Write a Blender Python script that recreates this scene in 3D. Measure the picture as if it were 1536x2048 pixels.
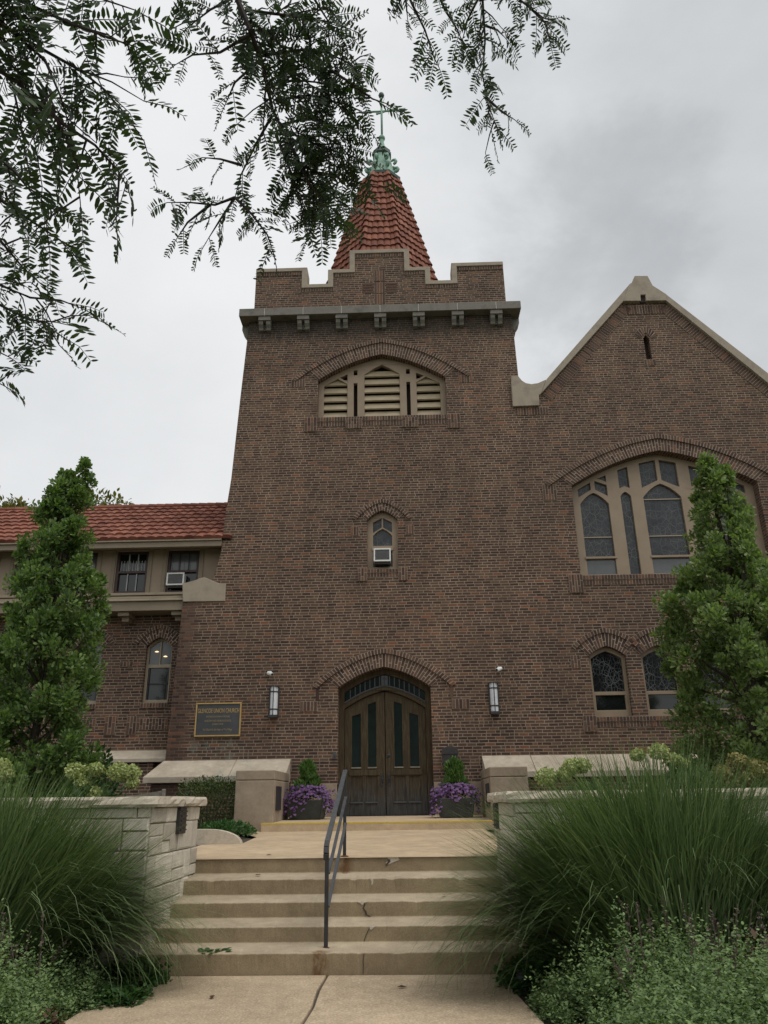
import bpy, bmesh, math, random
import numpy as np
from mathutils import Vector, Matrix, noise as mnoise
from mathutils.geometry import tessellate_polygon

random.seed(7)
rng = np.random.default_rng(7)
for o in list(bpy.data.objects):
    bpy.data.objects.remove(o)
SC = bpy.context.scene
COL = SC.collection
PI = math.pi

# ------------------------------------------------------------------ camera
FPX, IW, IH = 1520.0, 1536.0, 2048.0
PITCH, YAW, ROLL = math.radians(20.8), math.radians(1.5), 0.0132
CAM = Vector((0.511, -17.7, 0.516))
_F = Vector((-math.sin(YAW) * math.cos(PITCH), math.cos(YAW) * math.cos(PITCH), math.sin(PITCH)))
_R0 = Vector((math.cos(YAW), math.sin(YAW), 0))
_U0 = _R0.cross(_F)
_U = math.cos(ROLL) * _U0 + math.sin(ROLL) * _R0
_R = math.cos(ROLL) * _R0 - math.sin(ROLL) * _U0
cd = bpy.data.cameras.new("camera")
cam = bpy.data.objects.new("camera", cd)
COL.objects.link(cam)
cd.sensor_fit = 'VERTICAL'
cd.sensor_height = 36.0
cd.lens = FPX / IH * 36.0
cd.clip_start = 0.05
cd.clip_end = 2000
cam.matrix_world = Matrix(((_R.x, _U.x, -_F.x, CAM.x), (_R.y, _U.y, -_F.y, CAM.y),
                           (_R.z, _U.z, -_F.z, CAM.z), (0, 0, 0, 1)))
SC.camera = cam


def ray(px, py):
    return _F + _R * ((px - IW / 2) / FPX) - _U * ((py - IH / 2) / FPX)


def at(px, py, Y):          # surveyed point on the plane y = Y
    d = ray(px, py)
    return CAM + d * ((Y - CAM.y) / d.y)


def atd(px, py, dist):      # surveyed point at a distance
    return CAM + ray(px, py).normalized() * dist


def xz(pts, Y=0.0):
    out = []
    for p in pts:
        v = at(p[0], p[1], Y)
        out.append((v.x, v.z))
    return out


# ------------------------------------------------------------------ world / sun / exposure
W = bpy.data.worlds.new("World")
SC.world = W
W.use_nodes = True
wn, wl = W.node_tree.nodes, W.node_tree.links
wn.clear()


def N_(tree, typ, **kw):
    n = tree.nodes.new(typ)
    for k, v in kw.items():
        setattr(n, k, v)
    return n


def math_(tree, op, a, b=None, c=None, clamp=False):
    n = tree.nodes.new('ShaderNodeMath')
    n.operation = op
    n.use_clamp = clamp
    for i, v in enumerate((a, b, c)):
        if v is None:
            continue
        if isinstance(v, (int, float)):
            n.inputs[i].default_value = v
        else:
            tree.links.new(v, n.inputs[i])
    return n.outputs[0]


def vmath_(tree, op, a, b=None):
    n = tree.nodes.new('ShaderNodeVectorMath')
    n.operation = op
    for i, v in enumerate((a, b)):
        if v is None:
            continue
        if isinstance(v, (tuple, list, Vector)):
            n.inputs[i].default_value = v
        else:
            tree.links.new(v, n.inputs[i])
    return n


def mixc(tree, fac, a, b, blend='MIX'):
    n = tree.nodes.new('ShaderNodeMix')
    n.data_type = 'RGBA'
    n.blend_type = blend
    for sock, v in ((n.inputs[0], fac), (n.inputs[6], a), (n.inputs[7], b)):
        if isinstance(v, (int, float)):
            sock.default_value = v
        elif isinstance(v, (tuple, list)):
            sock.default_value = tuple(v) + (1,) if len(v) == 3 else v
        else:
            tree.links.new(v, sock)
    return n.outputs[2]


def noise_(tree, vec, scale, detail=3, rough=0.5, dist=0.0):
    n = tree.nodes.new('ShaderNodeTexNoise')
    n.inputs['Scale'].default_value = scale
    n.inputs['Detail'].default_value = detail
    n.inputs['Roughness'].default_value = rough
    n.inputs['Distortion'].default_value = dist
    if vec is not None:
        tree.links.new(vec, n.inputs['Vector'])
    return n.outputs['Fac']


def ramp_(tree, fac, stops, interp='LINEAR'):
    n = tree.nodes.new('ShaderNodeValToRGB')
    n.color_ramp.interpolation = interp
    el = n.color_ramp.elements
    while len(el) < len(stops):
        el.new(0.5)
    for e, (p, c) in zip(el, stops):
        e.position = p
        e.color = tuple(c) + (1,) if len(c) == 3 else c
    if fac is not None:
        tree.links.new(fac, n.inputs[0])
    return n.outputs[0]


def smooth_(tree, v, lo, hi):
    n = tree.nodes.new('ShaderNodeMapRange')
    n.interpolation_type = 'SMOOTHSTEP'
    n.inputs['From Min'].default_value = lo
    n.inputs['From Max'].default_value = hi
    if isinstance(v, (int, float)):
        n.inputs['Value'].default_value = v
    else:
        tree.links.new(v, n.inputs['Value'])
    return n.outputs[0]


SUN_EL, SUN_AZ = math.radians(64), math.radians(125)     # azimuth clockwise from +Y
T = W.node_tree
sky = N_(T, 'ShaderNodeTexSky', sky_type='NISHITA')
sky.sun_disc = False
sky.sun_elevation = SUN_EL
sky.sun_rotation = SUN_AZ
tc = N_(T, 'ShaderNodeTexCoord')
gen = tc.outputs['Generated']
sx = N_(T, 'ShaderNodeSeparateXYZ')
wl.new(gen, sx.inputs[0])
zz = math_(T, 'ADD', math_(T, 'MAXIMUM', sx.outputs[2], 0.0), 0.25)
cp = N_(T, 'ShaderNodeCombineXYZ')
wl.new(math_(T, 'DIVIDE', sx.outputs[0], zz), cp.inputs[0])
wl.new(math_(T, 'DIVIDE', sx.outputs[1], zz), cp.inputs[1])
n1 = noise_(T, cp.outputs[0], 1.1, 6, 0.5, 0.5)
n2 = noise_(T, cp.outputs[0], 4.5, 5, 0.6, 0.2)
# one heavy grey cloud bank up on the right
dk = Vector(ray(1680, 290)).normalized()
dot = vmath_(T, 'DOT_PRODUCT', gen, tuple(dk)).outputs['Value']
bank = smooth_(T, math_(T, 'ADD', dot, math_(T, 'MULTIPLY', math_(T, 'ADD', math_(T, 'SUBTRACT', n1, 0.5), math_(T, 'MULTIPLY', math_(T, 'SUBTRACT', n2, 0.5), 0.6)), 0.13)), 0.84, 1.0)
dk2 = Vector(ray(1180, 500)).normalized()
dot2 = vmath_(T, 'DOT_PRODUCT', gen, tuple(dk2)).outputs['Value']
bank2 = smooth_(T, math_(T, 'ADD', dot2, math_(T, 'MULTIPLY', math_(T, 'SUBTRACT', n2, 0.5), 0.05)), 0.985, 1.0)
dk3 = Vector(ray(-60, 860)).normalized()
dot3 = vmath_(T, 'DOT_PRODUCT', gen, tuple(dk3)).outputs['Value']
bank3 = smooth_(T, math_(T, 'ADD', dot3, math_(T, 'MULTIPLY', math_(T, 'SUBTRACT', n1, 0.5), 0.1)), 0.93, 1.0)
soft = math_(T, 'MULTIPLY', smooth_(T, n1, 0.38, 0.72), 0.20)
dark = math_(T, 'ADD', soft, math_(T, 'MULTIPLY', bank, 0.58))
dark = math_(T, 'ADD', dark, math_(T, 'MULTIPLY', bank2, 0.16))
dark = math_(T, 'ADD', dark, math_(T, 'MULTIPLY', bank3, 0.22))
dark = math_(T, 'ADD', dark, math_(T, 'MULTIPLY', math_(T, 'SUBTRACT', n2, 0.5), 0.24), clamp=True)
cloud = ramp_(T, dark, [(0.0, (7.25, 7.33, 7.38)), (0.35, (6.15, 6.28, 6.37)), (1.0, (3.5, 3.68, 3.8))])
skyc = mixc(T, 0.95, sky.outputs[0], cloud)
bg = N_(T, 'ShaderNodeBackground')
bg.inputs['Strength'].default_value = 0.1
wl.new(skyc, bg.inputs['Color'])
wo = N_(T, 'ShaderNodeOutputWorld')
wl.new(bg.outputs[0], wo.inputs[0])

sd = bpy.data.lights.new("sun", 'SUN')
sd.energy = 1.5
sd.angle = math.radians(40)
sd.color = (1.0, 0.96, 0.9)
sun = bpy.data.objects.new("sun", sd)
COL.objects.link(sun)
_sdir = Vector((math.sin(SUN_AZ) * math.cos(SUN_EL), math.cos(SUN_AZ) * math.cos(SUN_EL), math.sin(SUN_EL)))
sun.rotation_euler = _sdir.to_track_quat('Z', 'Y').to_euler()
sun.location = _sdir * 60

SC.view_settings.view_transform = 'Standard'
SC.view_settings.look = 'None'
SC.view_settings.gamma = 1
SC.view_settings.exposure = 0.30
SC.view_settings.use_curve_mapping = False
SC.render.engine = 'CYCLES'
SC.cycles.max_bounces = 6
SC.cycles.transparent_max_bounces = 4

# ------------------------------------------------------------------ materials
MATS = {}


def new_mat(name):
    m = bpy.data.materials.new(name)
    m.use_nodes = True
    t = m.node_tree
    t.nodes.clear()
    out = t.nodes.new('ShaderNodeOutputMaterial')
    b = t.nodes.new('ShaderNodeBsdfPrincipled')
    t.links.new(b.outputs[0], out.inputs[0])
    MATS[name] = m
    return m, t, b, out


def bump_(t, b, h, strength=0.3, dist=0.01):
    n = t.nodes.new('ShaderNodeBump')
    n.inputs['Strength'].default_value = strength
    n.inputs['Distance'].default_value = dist
    t.links.new(h, n.inputs['Height'])
    t.links.new(n.outputs[0], b.inputs['Normal'])


def objco(t):
    return t.nodes.new('ShaderNodeTexCoord').outputs['Object']


def simple(name, c1, c2, scale=6, rough=0.7, detail=4, metal=0.0, bump=0.0, bscale=60, c3=None, spec=0.5):
    m, t, b, out = new_mat(name)
    co = objco(t)
    f = noise_(t, co, scale, detail, 0.6)
    stops = [(0.3, c1), (0.7, c2)] if c3 is None else [(0.25, c1), (0.5, c2), (0.75, c3)]
    t.links.new(ramp_(t, f, stops), b.inputs['Base Color'])
    b.inputs['Roughness'].default_value = rough
    b.inputs['Metallic'].default_value = metal
    b.inputs['Specular IOR Level'].default_value = spec
    if bump > 0:
        bump_(t, b, noise_(t, co, bscale, 4, 0.6), bump, 0.01)
    return m


BRICK_STOPS = [(0.0, (0.052, 0.031, 0.026)), (0.18, (0.070, 0.042, 0.033)), (0.42, (0.087, 0.053, 0.040)),
               (0.68, (0.103, 0.064, 0.046)), (0.86, (0.122, 0.078, 0.055)), (0.95, (0.150, 0.077, 0.050)),
               (1.0, (0.185, 0.083, 0.049))]


def brick_mat():
    m, t, b, out = new_mat('brick_wall')
    co = objco(t)
    s = N_(t, 'ShaderNodeSeparateXYZ')
    t.links.new(co, s.inputs[0])
    g = N_(t, 'ShaderNodeNewGeometry')
    ns = N_(t, 'ShaderNodeSeparateXYZ')
    t.links.new(g.outputs['True Normal'], ns.inputs[0])
    side = math_(t, 'GREATER_THAN', math_(t, 'ABSOLUTE', ns.outputs[0]), 0.7)
    flat = math_(t, 'GREATER_THAN', math_(t, 'ABSOLUTE', ns.outputs[2]), 0.6)

    def sel(f, a, bb):
        return math_(t, 'ADD', math_(t, 'MULTIPLY', math_(t, 'SUBTRACT', 1.0, f), a), math_(t, 'MULTIPLY', f, bb))
    x, y, z = s.outputs
    u = sel(math_(t, 'MAXIMUM', side, flat), x, y)
    v = sel(flat, z, x)
    # slight waviness of the courses
    wav = math_(t, 'MULTIPLY', math_(t, 'SUBTRACT', noise_(t, co, 0.9, 2), 0.5), 0.02)
    wav2 = math_(t, 'MULTIPLY', math_(t, 'SUBTRACT', noise_(t, co, 9.0, 2), 0.5), 0.012)
    v = math_(t, 'ADD', math_(t, 'ADD', v, wav), wav2)
    Hc, Wc = 0.0677, 0.2085
    vr = math_(t, 'DIVIDE', v, Hc)
    row = math_(t, 'FLOOR', vr)
    wr = N_(t, 'ShaderNodeTexWhiteNoise', noise_dimensions='1D')
    t.links.new(row, wr.inputs['W'])
    uo = math_(t, 'ADD', math_(t, 'DIVIDE', u, Wc),
               math_(t, 'ADD', math_(t, 'MULTIPLY', math_(t, 'MODULO', row, 2.0), 0.5), math_(t, 'MULTIPLY', wr.outputs['Value'], 0.55)))
    uo = math_(t, 'ADD', uo, math_(t, 'MULTIPLY', math_(t, 'SUBTRACT', noise_(t, co, 6.0, 1), 0.5), 0.10))
    col = math_(t, 'FLOOR', uo)
    fu = math_(t, 'FRACT', uo)
    fv = math_(t, 'FRACT', vr)
    cv = N_(t, 'ShaderNodeCombineXYZ')
    t.links.new(col, cv.inputs[0])
    t.links.new(row, cv.inputs[1])
    w1 = N_(t, 'ShaderNodeTexWhiteNoise', noise_dimensions='3D')
    t.links.new(cv.outputs[0], w1.inputs['Vector'])
    header = math_(t, 'LESS_THAN', w1.outputs['Value'], 0.12)
    fu2 = math_(t, 'FRACT', math_(t, 'MULTIPLY', fu, 2.0))
    half = math_(t, 'FLOOR', math_(t, 'MULTIPLY', fu, 2.0))
    du1 = math_(t, 'MULTIPLY', math_(t, 'MINIMUM', fu, math_(t, 'SUBTRACT', 1.0, fu)), Wc)
    du2 = math_(t, 'MULTIPLY', math_(t, 'MINIMUM', fu2, math_(t, 'SUBTRACT', 1.0, fu2)), Wc / 2)
    du = sel(header, du1, du2)
    dv = math_(t, 'MULTIPLY', math_(t, 'MINIMUM', fv, math_(t, 'SUBTRACT', 1.0, fv)), Hc)
    d = math_(t, 'MINIMUM', du, dv)
    d = math_(t, 'ADD', d, math_(t, 'MULTIPLY', math_(t, 'SUBTRACT', noise_(t, co, 45.0, 2), 0.5), 0.006))
    bm_ = smooth_(t, d, 0.0050, 0.0088)     # 1 on the brick
    cv2 = N_(t, 'ShaderNodeCombineXYZ')
    t.links.new(math_(t, 'ADD', math_(t, 'MULTIPLY', col, 2.0), math_(t, 'MULTIPLY', half, header)), cv2.inputs[0])
    t.links.new(row, cv2.inputs[1])
    cv2.inputs[2].default_value = 3.3
    w2 = N_(t, 'ShaderNodeTexWhiteNoise', noise_dimensions='3D')
    t.links.new(cv2.outputs[0], w2.inputs['Vector'])
    big = noise_(t, co, 0.55, 4, 0.6)
    idx = math_(t, 'ADD', w2.outputs['Value'], math_(t, 'MULTIPLY', math_(t, 'SUBTRACT', big, 0.5), 0.45), clamp=True)
    bc = ramp_(t, idx, BRICK_STOPS)
    fine = noise_(t, co, 30.0, 4, 0.7)
    bc = mixc(t, 0.35, bc, ramp_(t, fine, [(0.25, (0.55, 0.55, 0.55)), (0.75, (1.35, 1.35, 1.35))]), 'MULTIPLY')
    mo = ramp_(t, noise_(t, co, 1.6, 4, 0.65), [(0.3, (0.20, 0.152, 0.108)), (0.55, (0.30, 0.235, 0.17)), (0.75, (0.40, 0.318, 0.235))])
    # repointed dark red mortar at the outer corner of the left buttress
    edge = math_(t, 'MULTIPLY', smooth_(t, math_(t, 'ADD', x, math_(t, 'MULTIPLY', math_(t, 'SUBTRACT', w1.outputs['Value'], 0.5), 0.25)), -4.35, -4.55),
                 smooth_(t, z, 5.4, 4.9))
    edge = math_(t, 'MULTIPLY', edge, smooth_(t, y, 0.3, 0.2))
    mo = mixc(t, math_(t, 'MULTIPLY', edge, 0.75), mo, (0.085, 0.055, 0.044))
    # soot under the tower cornice
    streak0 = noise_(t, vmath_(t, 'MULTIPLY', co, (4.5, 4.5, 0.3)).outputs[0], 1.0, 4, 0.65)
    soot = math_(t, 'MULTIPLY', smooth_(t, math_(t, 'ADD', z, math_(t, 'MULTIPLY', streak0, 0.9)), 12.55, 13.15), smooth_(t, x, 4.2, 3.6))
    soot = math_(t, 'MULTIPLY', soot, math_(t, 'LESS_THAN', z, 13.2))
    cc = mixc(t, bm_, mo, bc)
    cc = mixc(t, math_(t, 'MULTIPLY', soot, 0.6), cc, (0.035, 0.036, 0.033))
    # rain streaks and slow tonal drift of an old wall
    stv = vmath_(t, 'MULTIPLY', co, (2.6, 2.6, 0.16)).outputs[0]
    streak = noise_(t, stv, 1.0, 5, 0.7)
    drift = noise_(t, co, 0.22, 3, 0.6)
    cc = mixc(t, 0.55, cc, ramp_(t, streak, [(0.3, (0.66, 0.67, 0.68)), (0.6, (1.06, 1.05, 1.04))]), 'MULTIPLY')
    cc = mixc(t, 0.7, cc, ramp_(t, drift, [(0.3, (0.72, 0.73, 0.75)), (0.7, (1.24, 1.20, 1.15))]), 'MULTIPLY')
    # verdigris run-off and lime bloom below the brass plaque
    vg = math_(t, 'MULTIPLY', smooth_(t, noise_(t, co, 5.0, 5, 0.7), 0.46, 0.66),
               math_(t, 'MULTIPLY', math_(t, 'MULTIPLY', smooth_(t, x, -4.6, -4.2), smooth_(t, x, -3.0, -3.5)),
                     math_(t, 'MULTIPLY', smooth_(t, z, 1.95, 1.8), smooth_(t, z, 1.2, 1.5))))
    cc = mixc(t, math_(t, 'MULTIPLY', vg, 0.5), cc, (0.16, 0.21, 0.18))
    t.links.new(cc, b.inputs['Base Color'])
    b.inputs['Roughness'].default_value = 0.85
    b.inputs['Specular IOR Level'].default_value = 0.25
    bump_(t, b, math_(t, 'ADD', bm_, math_(t, 'MULTIPLY', fine, 0.5)), 0.6, 0.006)
    return m


def brick_unit_mat():
    m, t, b, out = new_mat('brick_unit')
    co = objco(t)
    g = N_(t, 'ShaderNodeNewGeometry')
    bc = ramp_(t, g.outputs['Random Per Island'], BRICK_STOPS)
    fine = noise_(t, co, 30.0, 4, 0.7)
    bc = mixc(t, 0.6, bc, ramp_(t, fine, [(0.25, (0.55, 0.55, 0.55)), (0.75, (1.4, 1.4, 1.4))]), 'MULTIPLY')
    t.links.new(bc, b.inputs['Base Color'])
    b.inputs['Roughness'].default_value = 0.85
    b.inputs['Specular IOR Level'].default_value = 0.25
    bump_(t, b, fine, 0.4, 0.004)


def island_mat(name, stops, rough=0.7, nscale=8.0, namt=0.5, bump=0.0, spec=0.4, bscale=40):
    m, t, b, out = new_mat(name)
    co = objco(t)
    g = N_(t, 'ShaderNodeNewGeometry')
    c = ramp_(t, g.outputs['Random Per Island'], stops)
    f = noise_(t, co, nscale, 5, 0.65)
    c = mixc(t, namt, c, ramp_(t, f, [(0.25, (0.5, 0.5, 0.5)), (0.75, (1.4, 1.4, 1.4))]), 'MULTIPLY')
    t.links.new(c, b.inputs['Base Color'])
    b.inputs['Roughness'].default_value = rough
    b.inputs['Specular IOR Level'].default_value = spec
    if bump:
        bump_(t, b, noise_(t, co, bscale, 4, 0.65), bump, 0.01)
    return m


def leaf_mat(name, stops, cl_scale=1.3, trans=0.3, rough=0.5, namt=0.7, spec=0.35):
    m, t, b, out = new_mat(name)
    co = objco(t)
    g = N_(t, 'ShaderNodeNewGeometry')
    f = noise_(t, co, cl_scale, 3, 0.6)
    idx = math_(t, 'ADD', math_(t, 'MULTIPLY', g.outputs['Random Per Island'], 1.0 - namt * 0.5),
                math_(t, 'MULTIPLY', math_(t, 'SUBTRACT', f, 0.35), namt), clamp=True)
    c = ramp_(t, idx, stops)
    t.links.new(c, b.inputs['Base Color'])
    b.inputs['Roughness'].default_value = rough
    b.inputs['Specular IOR Level'].default_value = spec
    tr = t.nodes.new('ShaderNodeBsdfTranslucent')
    t.links.new(mixc(t, 1.0, c, (1.3, 1.5, 0.7), 'MULTIPLY'), tr.inputs['Color'])
    mx = t.nodes.new('ShaderNodeMixShader')
    mx.inputs[0].default_value = trans
    t.links.new(b.outputs[0], mx.inputs[1])
    t.links.new(tr.outputs[0], mx.inputs[2])
    t.links.new(mx.outputs[0], out.inputs[0])
    return m


def glass_mat(name, base, base2, lead=None, lscale=9.0, rough=0.12, lw=0.03, spec=0.6):
    m, t, b, out = new_mat(name)
    co = objco(t)
    f = noise_(t, co, 3.0, 4, 0.6)
    c = ramp_(t, f, [(0.3, base), (0.7, base2)])
    if lead is not None:
        s = N_(t, 'ShaderNodeSeparateXYZ')
        t.links.new(co, s.inputs[0])
        cb = N_(t, 'ShaderNodeCombineXYZ')
        t.links.new(s.outputs[0], cb.inputs[0])
        t.links.new(s.outputs[2], cb.inputs[1])
        mp = vmath_(t, 'MULTIPLY', cb.outputs[0], (1.15, 0.8, 1.0)).outputs[0]
        vo = N_(t, 'ShaderNodeTexVoronoi', feature='DISTANCE_TO_EDGE', voronoi_dimensions='2D')
        vo.inputs['Scale'].default_value = lscale
        t.links.new(mp, vo.inputs['Vector'])
        vo2 = N_(t, 'ShaderNodeTexVoronoi', feature='DISTANCE_TO_EDGE', voronoi_dimensions='2D')
        vo2.inputs['Scale'].default_value = lscale * 0.45
        t.links.new(mp, vo2.inputs['Vector'])
        l1 = smooth_(t, vo.outputs['Distance'], lw, lw * 0.4)
        l2 = smooth_(t, vo2.outputs['Distance'], lw, lw * 0.4)
        ll = math_(t, 'MAXIMUM', l1, l2)
        ll = math_(t, 'MULTIPLY', ll, smooth_(t, noise_(t, co, 2.2, 3), 0.25, 0.6))
        c = mixc(t, ll, c, lead)
        bump_(t, b, ll, 0.2, 0.004)
    t.links.new(c, b.inputs['Base Color'])
    b.inputs['Roughness'].default_value = rough
    b.inputs['Specular IOR Level'].default_value = spec
    return m


brick_mat()
brick_unit_mat()
simple('mortar', (0.25, 0.195, 0.148), (0.40, 0.32, 0.245), 2.0, 0.9, bump=0.3)
simple('limestone_trim', (0.20, 0.165, 0.125), (0.32, 0.27, 0.205), 2.2, 0.8, bump=0.15, c3=(0.25, 0.21, 0.16))
simple('limestone_grey', (0.085, 0.08, 0.07), (0.17, 0.158, 0.132), 3.0, 0.8, bump=0.2, c3=(0.12, 0.116, 0.102))
simple('white_joint', (0.42, 0.40, 0.36), (0.5, 0.48, 0.43), 5, 0.8)
simple('tan_paint', (0.235, 0.175, 0.115), (0.285, 0.215, 0.145), 3.0, 0.55)
simple('slat_paint', (0.27, 0.215, 0.135), (0.35, 0.285, 0.185), 4.0, 0.6)
simple('void', (0.05, 0.03, 0.027), (0.03, 0.02, 0.018), 3, 0.9)
simple('stucco_tan', (0.27, 0.21, 0.152), (0.32, 0.25, 0.182), 1.2, 0.85, bump=0.2)
simple('fascia_tan', (0.19, 0.15, 0.10), (0.235, 0.19, 0.13), 2, 0.6)
simple('dark_red_paint', (0.035, 0.018, 0.016), (0.055, 0.027, 0.022), 5, 0.5)
simple('window_cream', (0.27, 0.22, 0.15), (0.33, 0.27, 0.19), 5, 0.5)
island_mat('tile_red', [(0.0, (0.145, 0.052, 0.034)), (0.3, (0.185, 0.067, 0.043)), (0.7, (0.215, 0.08, 0.051)), (0.93, (0.245, 0.098, 0.062)), (1.0, (0.25, 0.10, 0.065))],
           0.75, 2.5, 0.45, 0.3, spec=0.2)
simple('copper_green', (0.13, 0.235, 0.185), (0.24, 0.38, 0.30), 4.0, 0.7, c3=(0.15, 0.28, 0.215), bump=0.1)
simple('copper_dark', (0.035, 0.06, 0.05), (0.06, 0.095, 0.08), 5.0, 0.6)
simple('black_iron', (0.012, 0.012, 0.013), (0.03, 0.03, 0.032), 12, 0.45, bump=0.1, bscale=120)
simple('grey_iron', (0.04, 0.043, 0.048), (0.065, 0.07, 0.077), 12, 0.4, bump=0.05, bscale=120)
simple('rust', (0.11, 0.035, 0.012), (0.04, 0.017, 0.01), 30, 0.9)
simple('black_panel', (0.02, 0.019, 0.02), (0.035, 0.033, 0.034), 8, 0.5)
simple('plaque_slate', (0.042, 0.045, 0.048), (0.065, 0.067, 0.07), 6, 0.45)
simple('gold_paint', (0.42, 0.27, 0.085), (0.52, 0.36, 0.14), 9, 0.45, metal=0.2)
simple('lettering_gold', (0.24, 0.19, 0.10), (0.34, 0.27, 0.15), 20, 0.6)
simple('white_plastic', (0.62, 0.62, 0.60), (0.72, 0.72, 0.70), 8, 0.4)
simple('aircon_grille', (0.10, 0.10, 0.10), (0.16, 0.16, 0.16), 20, 0.6)
simple('bronze_dark', (0.016, 0.014, 0.013), (0.03, 0.026, 0.024), 10, 0.45)
simple('planter_metal', (0.016, 0.02, 0.018), (0.034, 0.04, 0.034), 7, 0.5)
simple('bench_wood', (0.15, 0.135, 0.11), (0.24, 0.215, 0.175), 12, 0.8, bump=0.2)
simple('bark', (0.03, 0.022, 0.016), (0.075, 0.057, 0.042), 18, 0.9, bump=0.6, bscale=30)
simple('twig_bark', (0.018, 0.013, 0.012), (0.03, 0.022, 0.018), 20, 0.9)
simple('soil', (0.03, 0.022, 0.015), (0.06, 0.045, 0.032), 14, 0.95, bump=0.6, bscale=40)
simple('lawn', (0.035, 0.06, 0.018), (0.06, 0.095, 0.03), 3, 0.9, bump=0.5, bscale=80)
simple('asphalt', (0.04, 0.04, 0.042), (0.06, 0.06, 0.06), 20, 0.9)
simple('yellow_paint', (0.42, 0.30, 0.03), (0.55, 0.40, 0.05), 14, 0.6)
simple('crack', (0.05, 0.04, 0.03), (0.085, 0.068, 0.05), 30, 0.95)
simple('crack_light', (0.42, 0.38, 0.31), (0.55, 0.5, 0.42), 40, 0.95)
simple('curtain', (0.30, 0.31, 0.31), (0.42, 0.43, 0.43), 3, 0.85)
island_mat('limestone_block', [(0.0, (0.40, 0.355, 0.29)), (0.5, (0.49, 0.44, 0.365)), (1.0, (0.58, 0.525, 0.44))], 0.85, 9.0, 0.45, 0.45)
simple('limestone_cap', (0.31, 0.265, 0.20), (0.48, 0.42, 0.33), 7.0, 0.85, bump=0.5, bscale=25, c3=(0.33, 0.29, 0.225))
glass_mat('glass_stained', (0.022, 0.024, 0.027), (0.052, 0.054, 0.058), (0.105, 0.107, 0.108), 13.0, 0.2, 0.05, 0.3)
glass_mat('glass_leaded', (0.006, 0.007, 0.007), (0.012, 0.013, 0.013), (0.12, 0.125, 0.13), 14.0, 0.25, 0.06, 0.12)
glass_mat('glass_clear', (0.075, 0.08, 0.083), (0.11, 0.115, 0.118), None, rough=0.15)
glass_mat('glass_dark', (0.006, 0.008, 0.008), (0.014, 0.017, 0.016), None, rough=0.08)
glass_mat('glass_door', (0.004, 0.007, 0.006), (0.006, 0.017, 0.012), None, rough=0.12, spec=0.12)

# door wood: dry grain, bleached grey towards the worn kick
m, t, b, out = new_mat('door_wood')
co = objco(t)
st = vmath_(t, 'MULTIPLY', co, (18.0, 18.0, 1.6)).outputs[0]
gr = noise_(t, st, 2.0, 6, 0.65, 0.6)
bl = noise_(t, co, 3.2, 5, 0.7)
wood = ramp_(t, gr, [(0.25, (0.020, 0.0145, 0.008)), (0.5, (0.054, 0.039, 0.021)), (0.75, (0.105, 0.078, 0.043))])
s = N_(t, 'ShaderNodeSeparateXYZ')
t.links.new(co, s.inputs[0])
wear = math_(t, 'MULTIPLY', smooth_(t, math_(t, 'ADD', s.outputs[2], math_(t, 'MULTIPLY', math_(t, 'SUBTRACT', bl, 0.5), 1.3)), 1.15, 0.3), 0.8)
wood = mixc(t, wear, wood, ramp_(t, gr, [(0.3, (0.022, 0.023, 0.023)), (0.7, (0.075, 0.077, 0.078))]))
t.links.new(wood, b.inputs['Base Color'])
b.inputs['Roughness'].default_value = 0.7
b.inputs['Specular IOR Level'].default_value = 0.2
bump_(t, b, gr, 0.3, 0.004)


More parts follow.
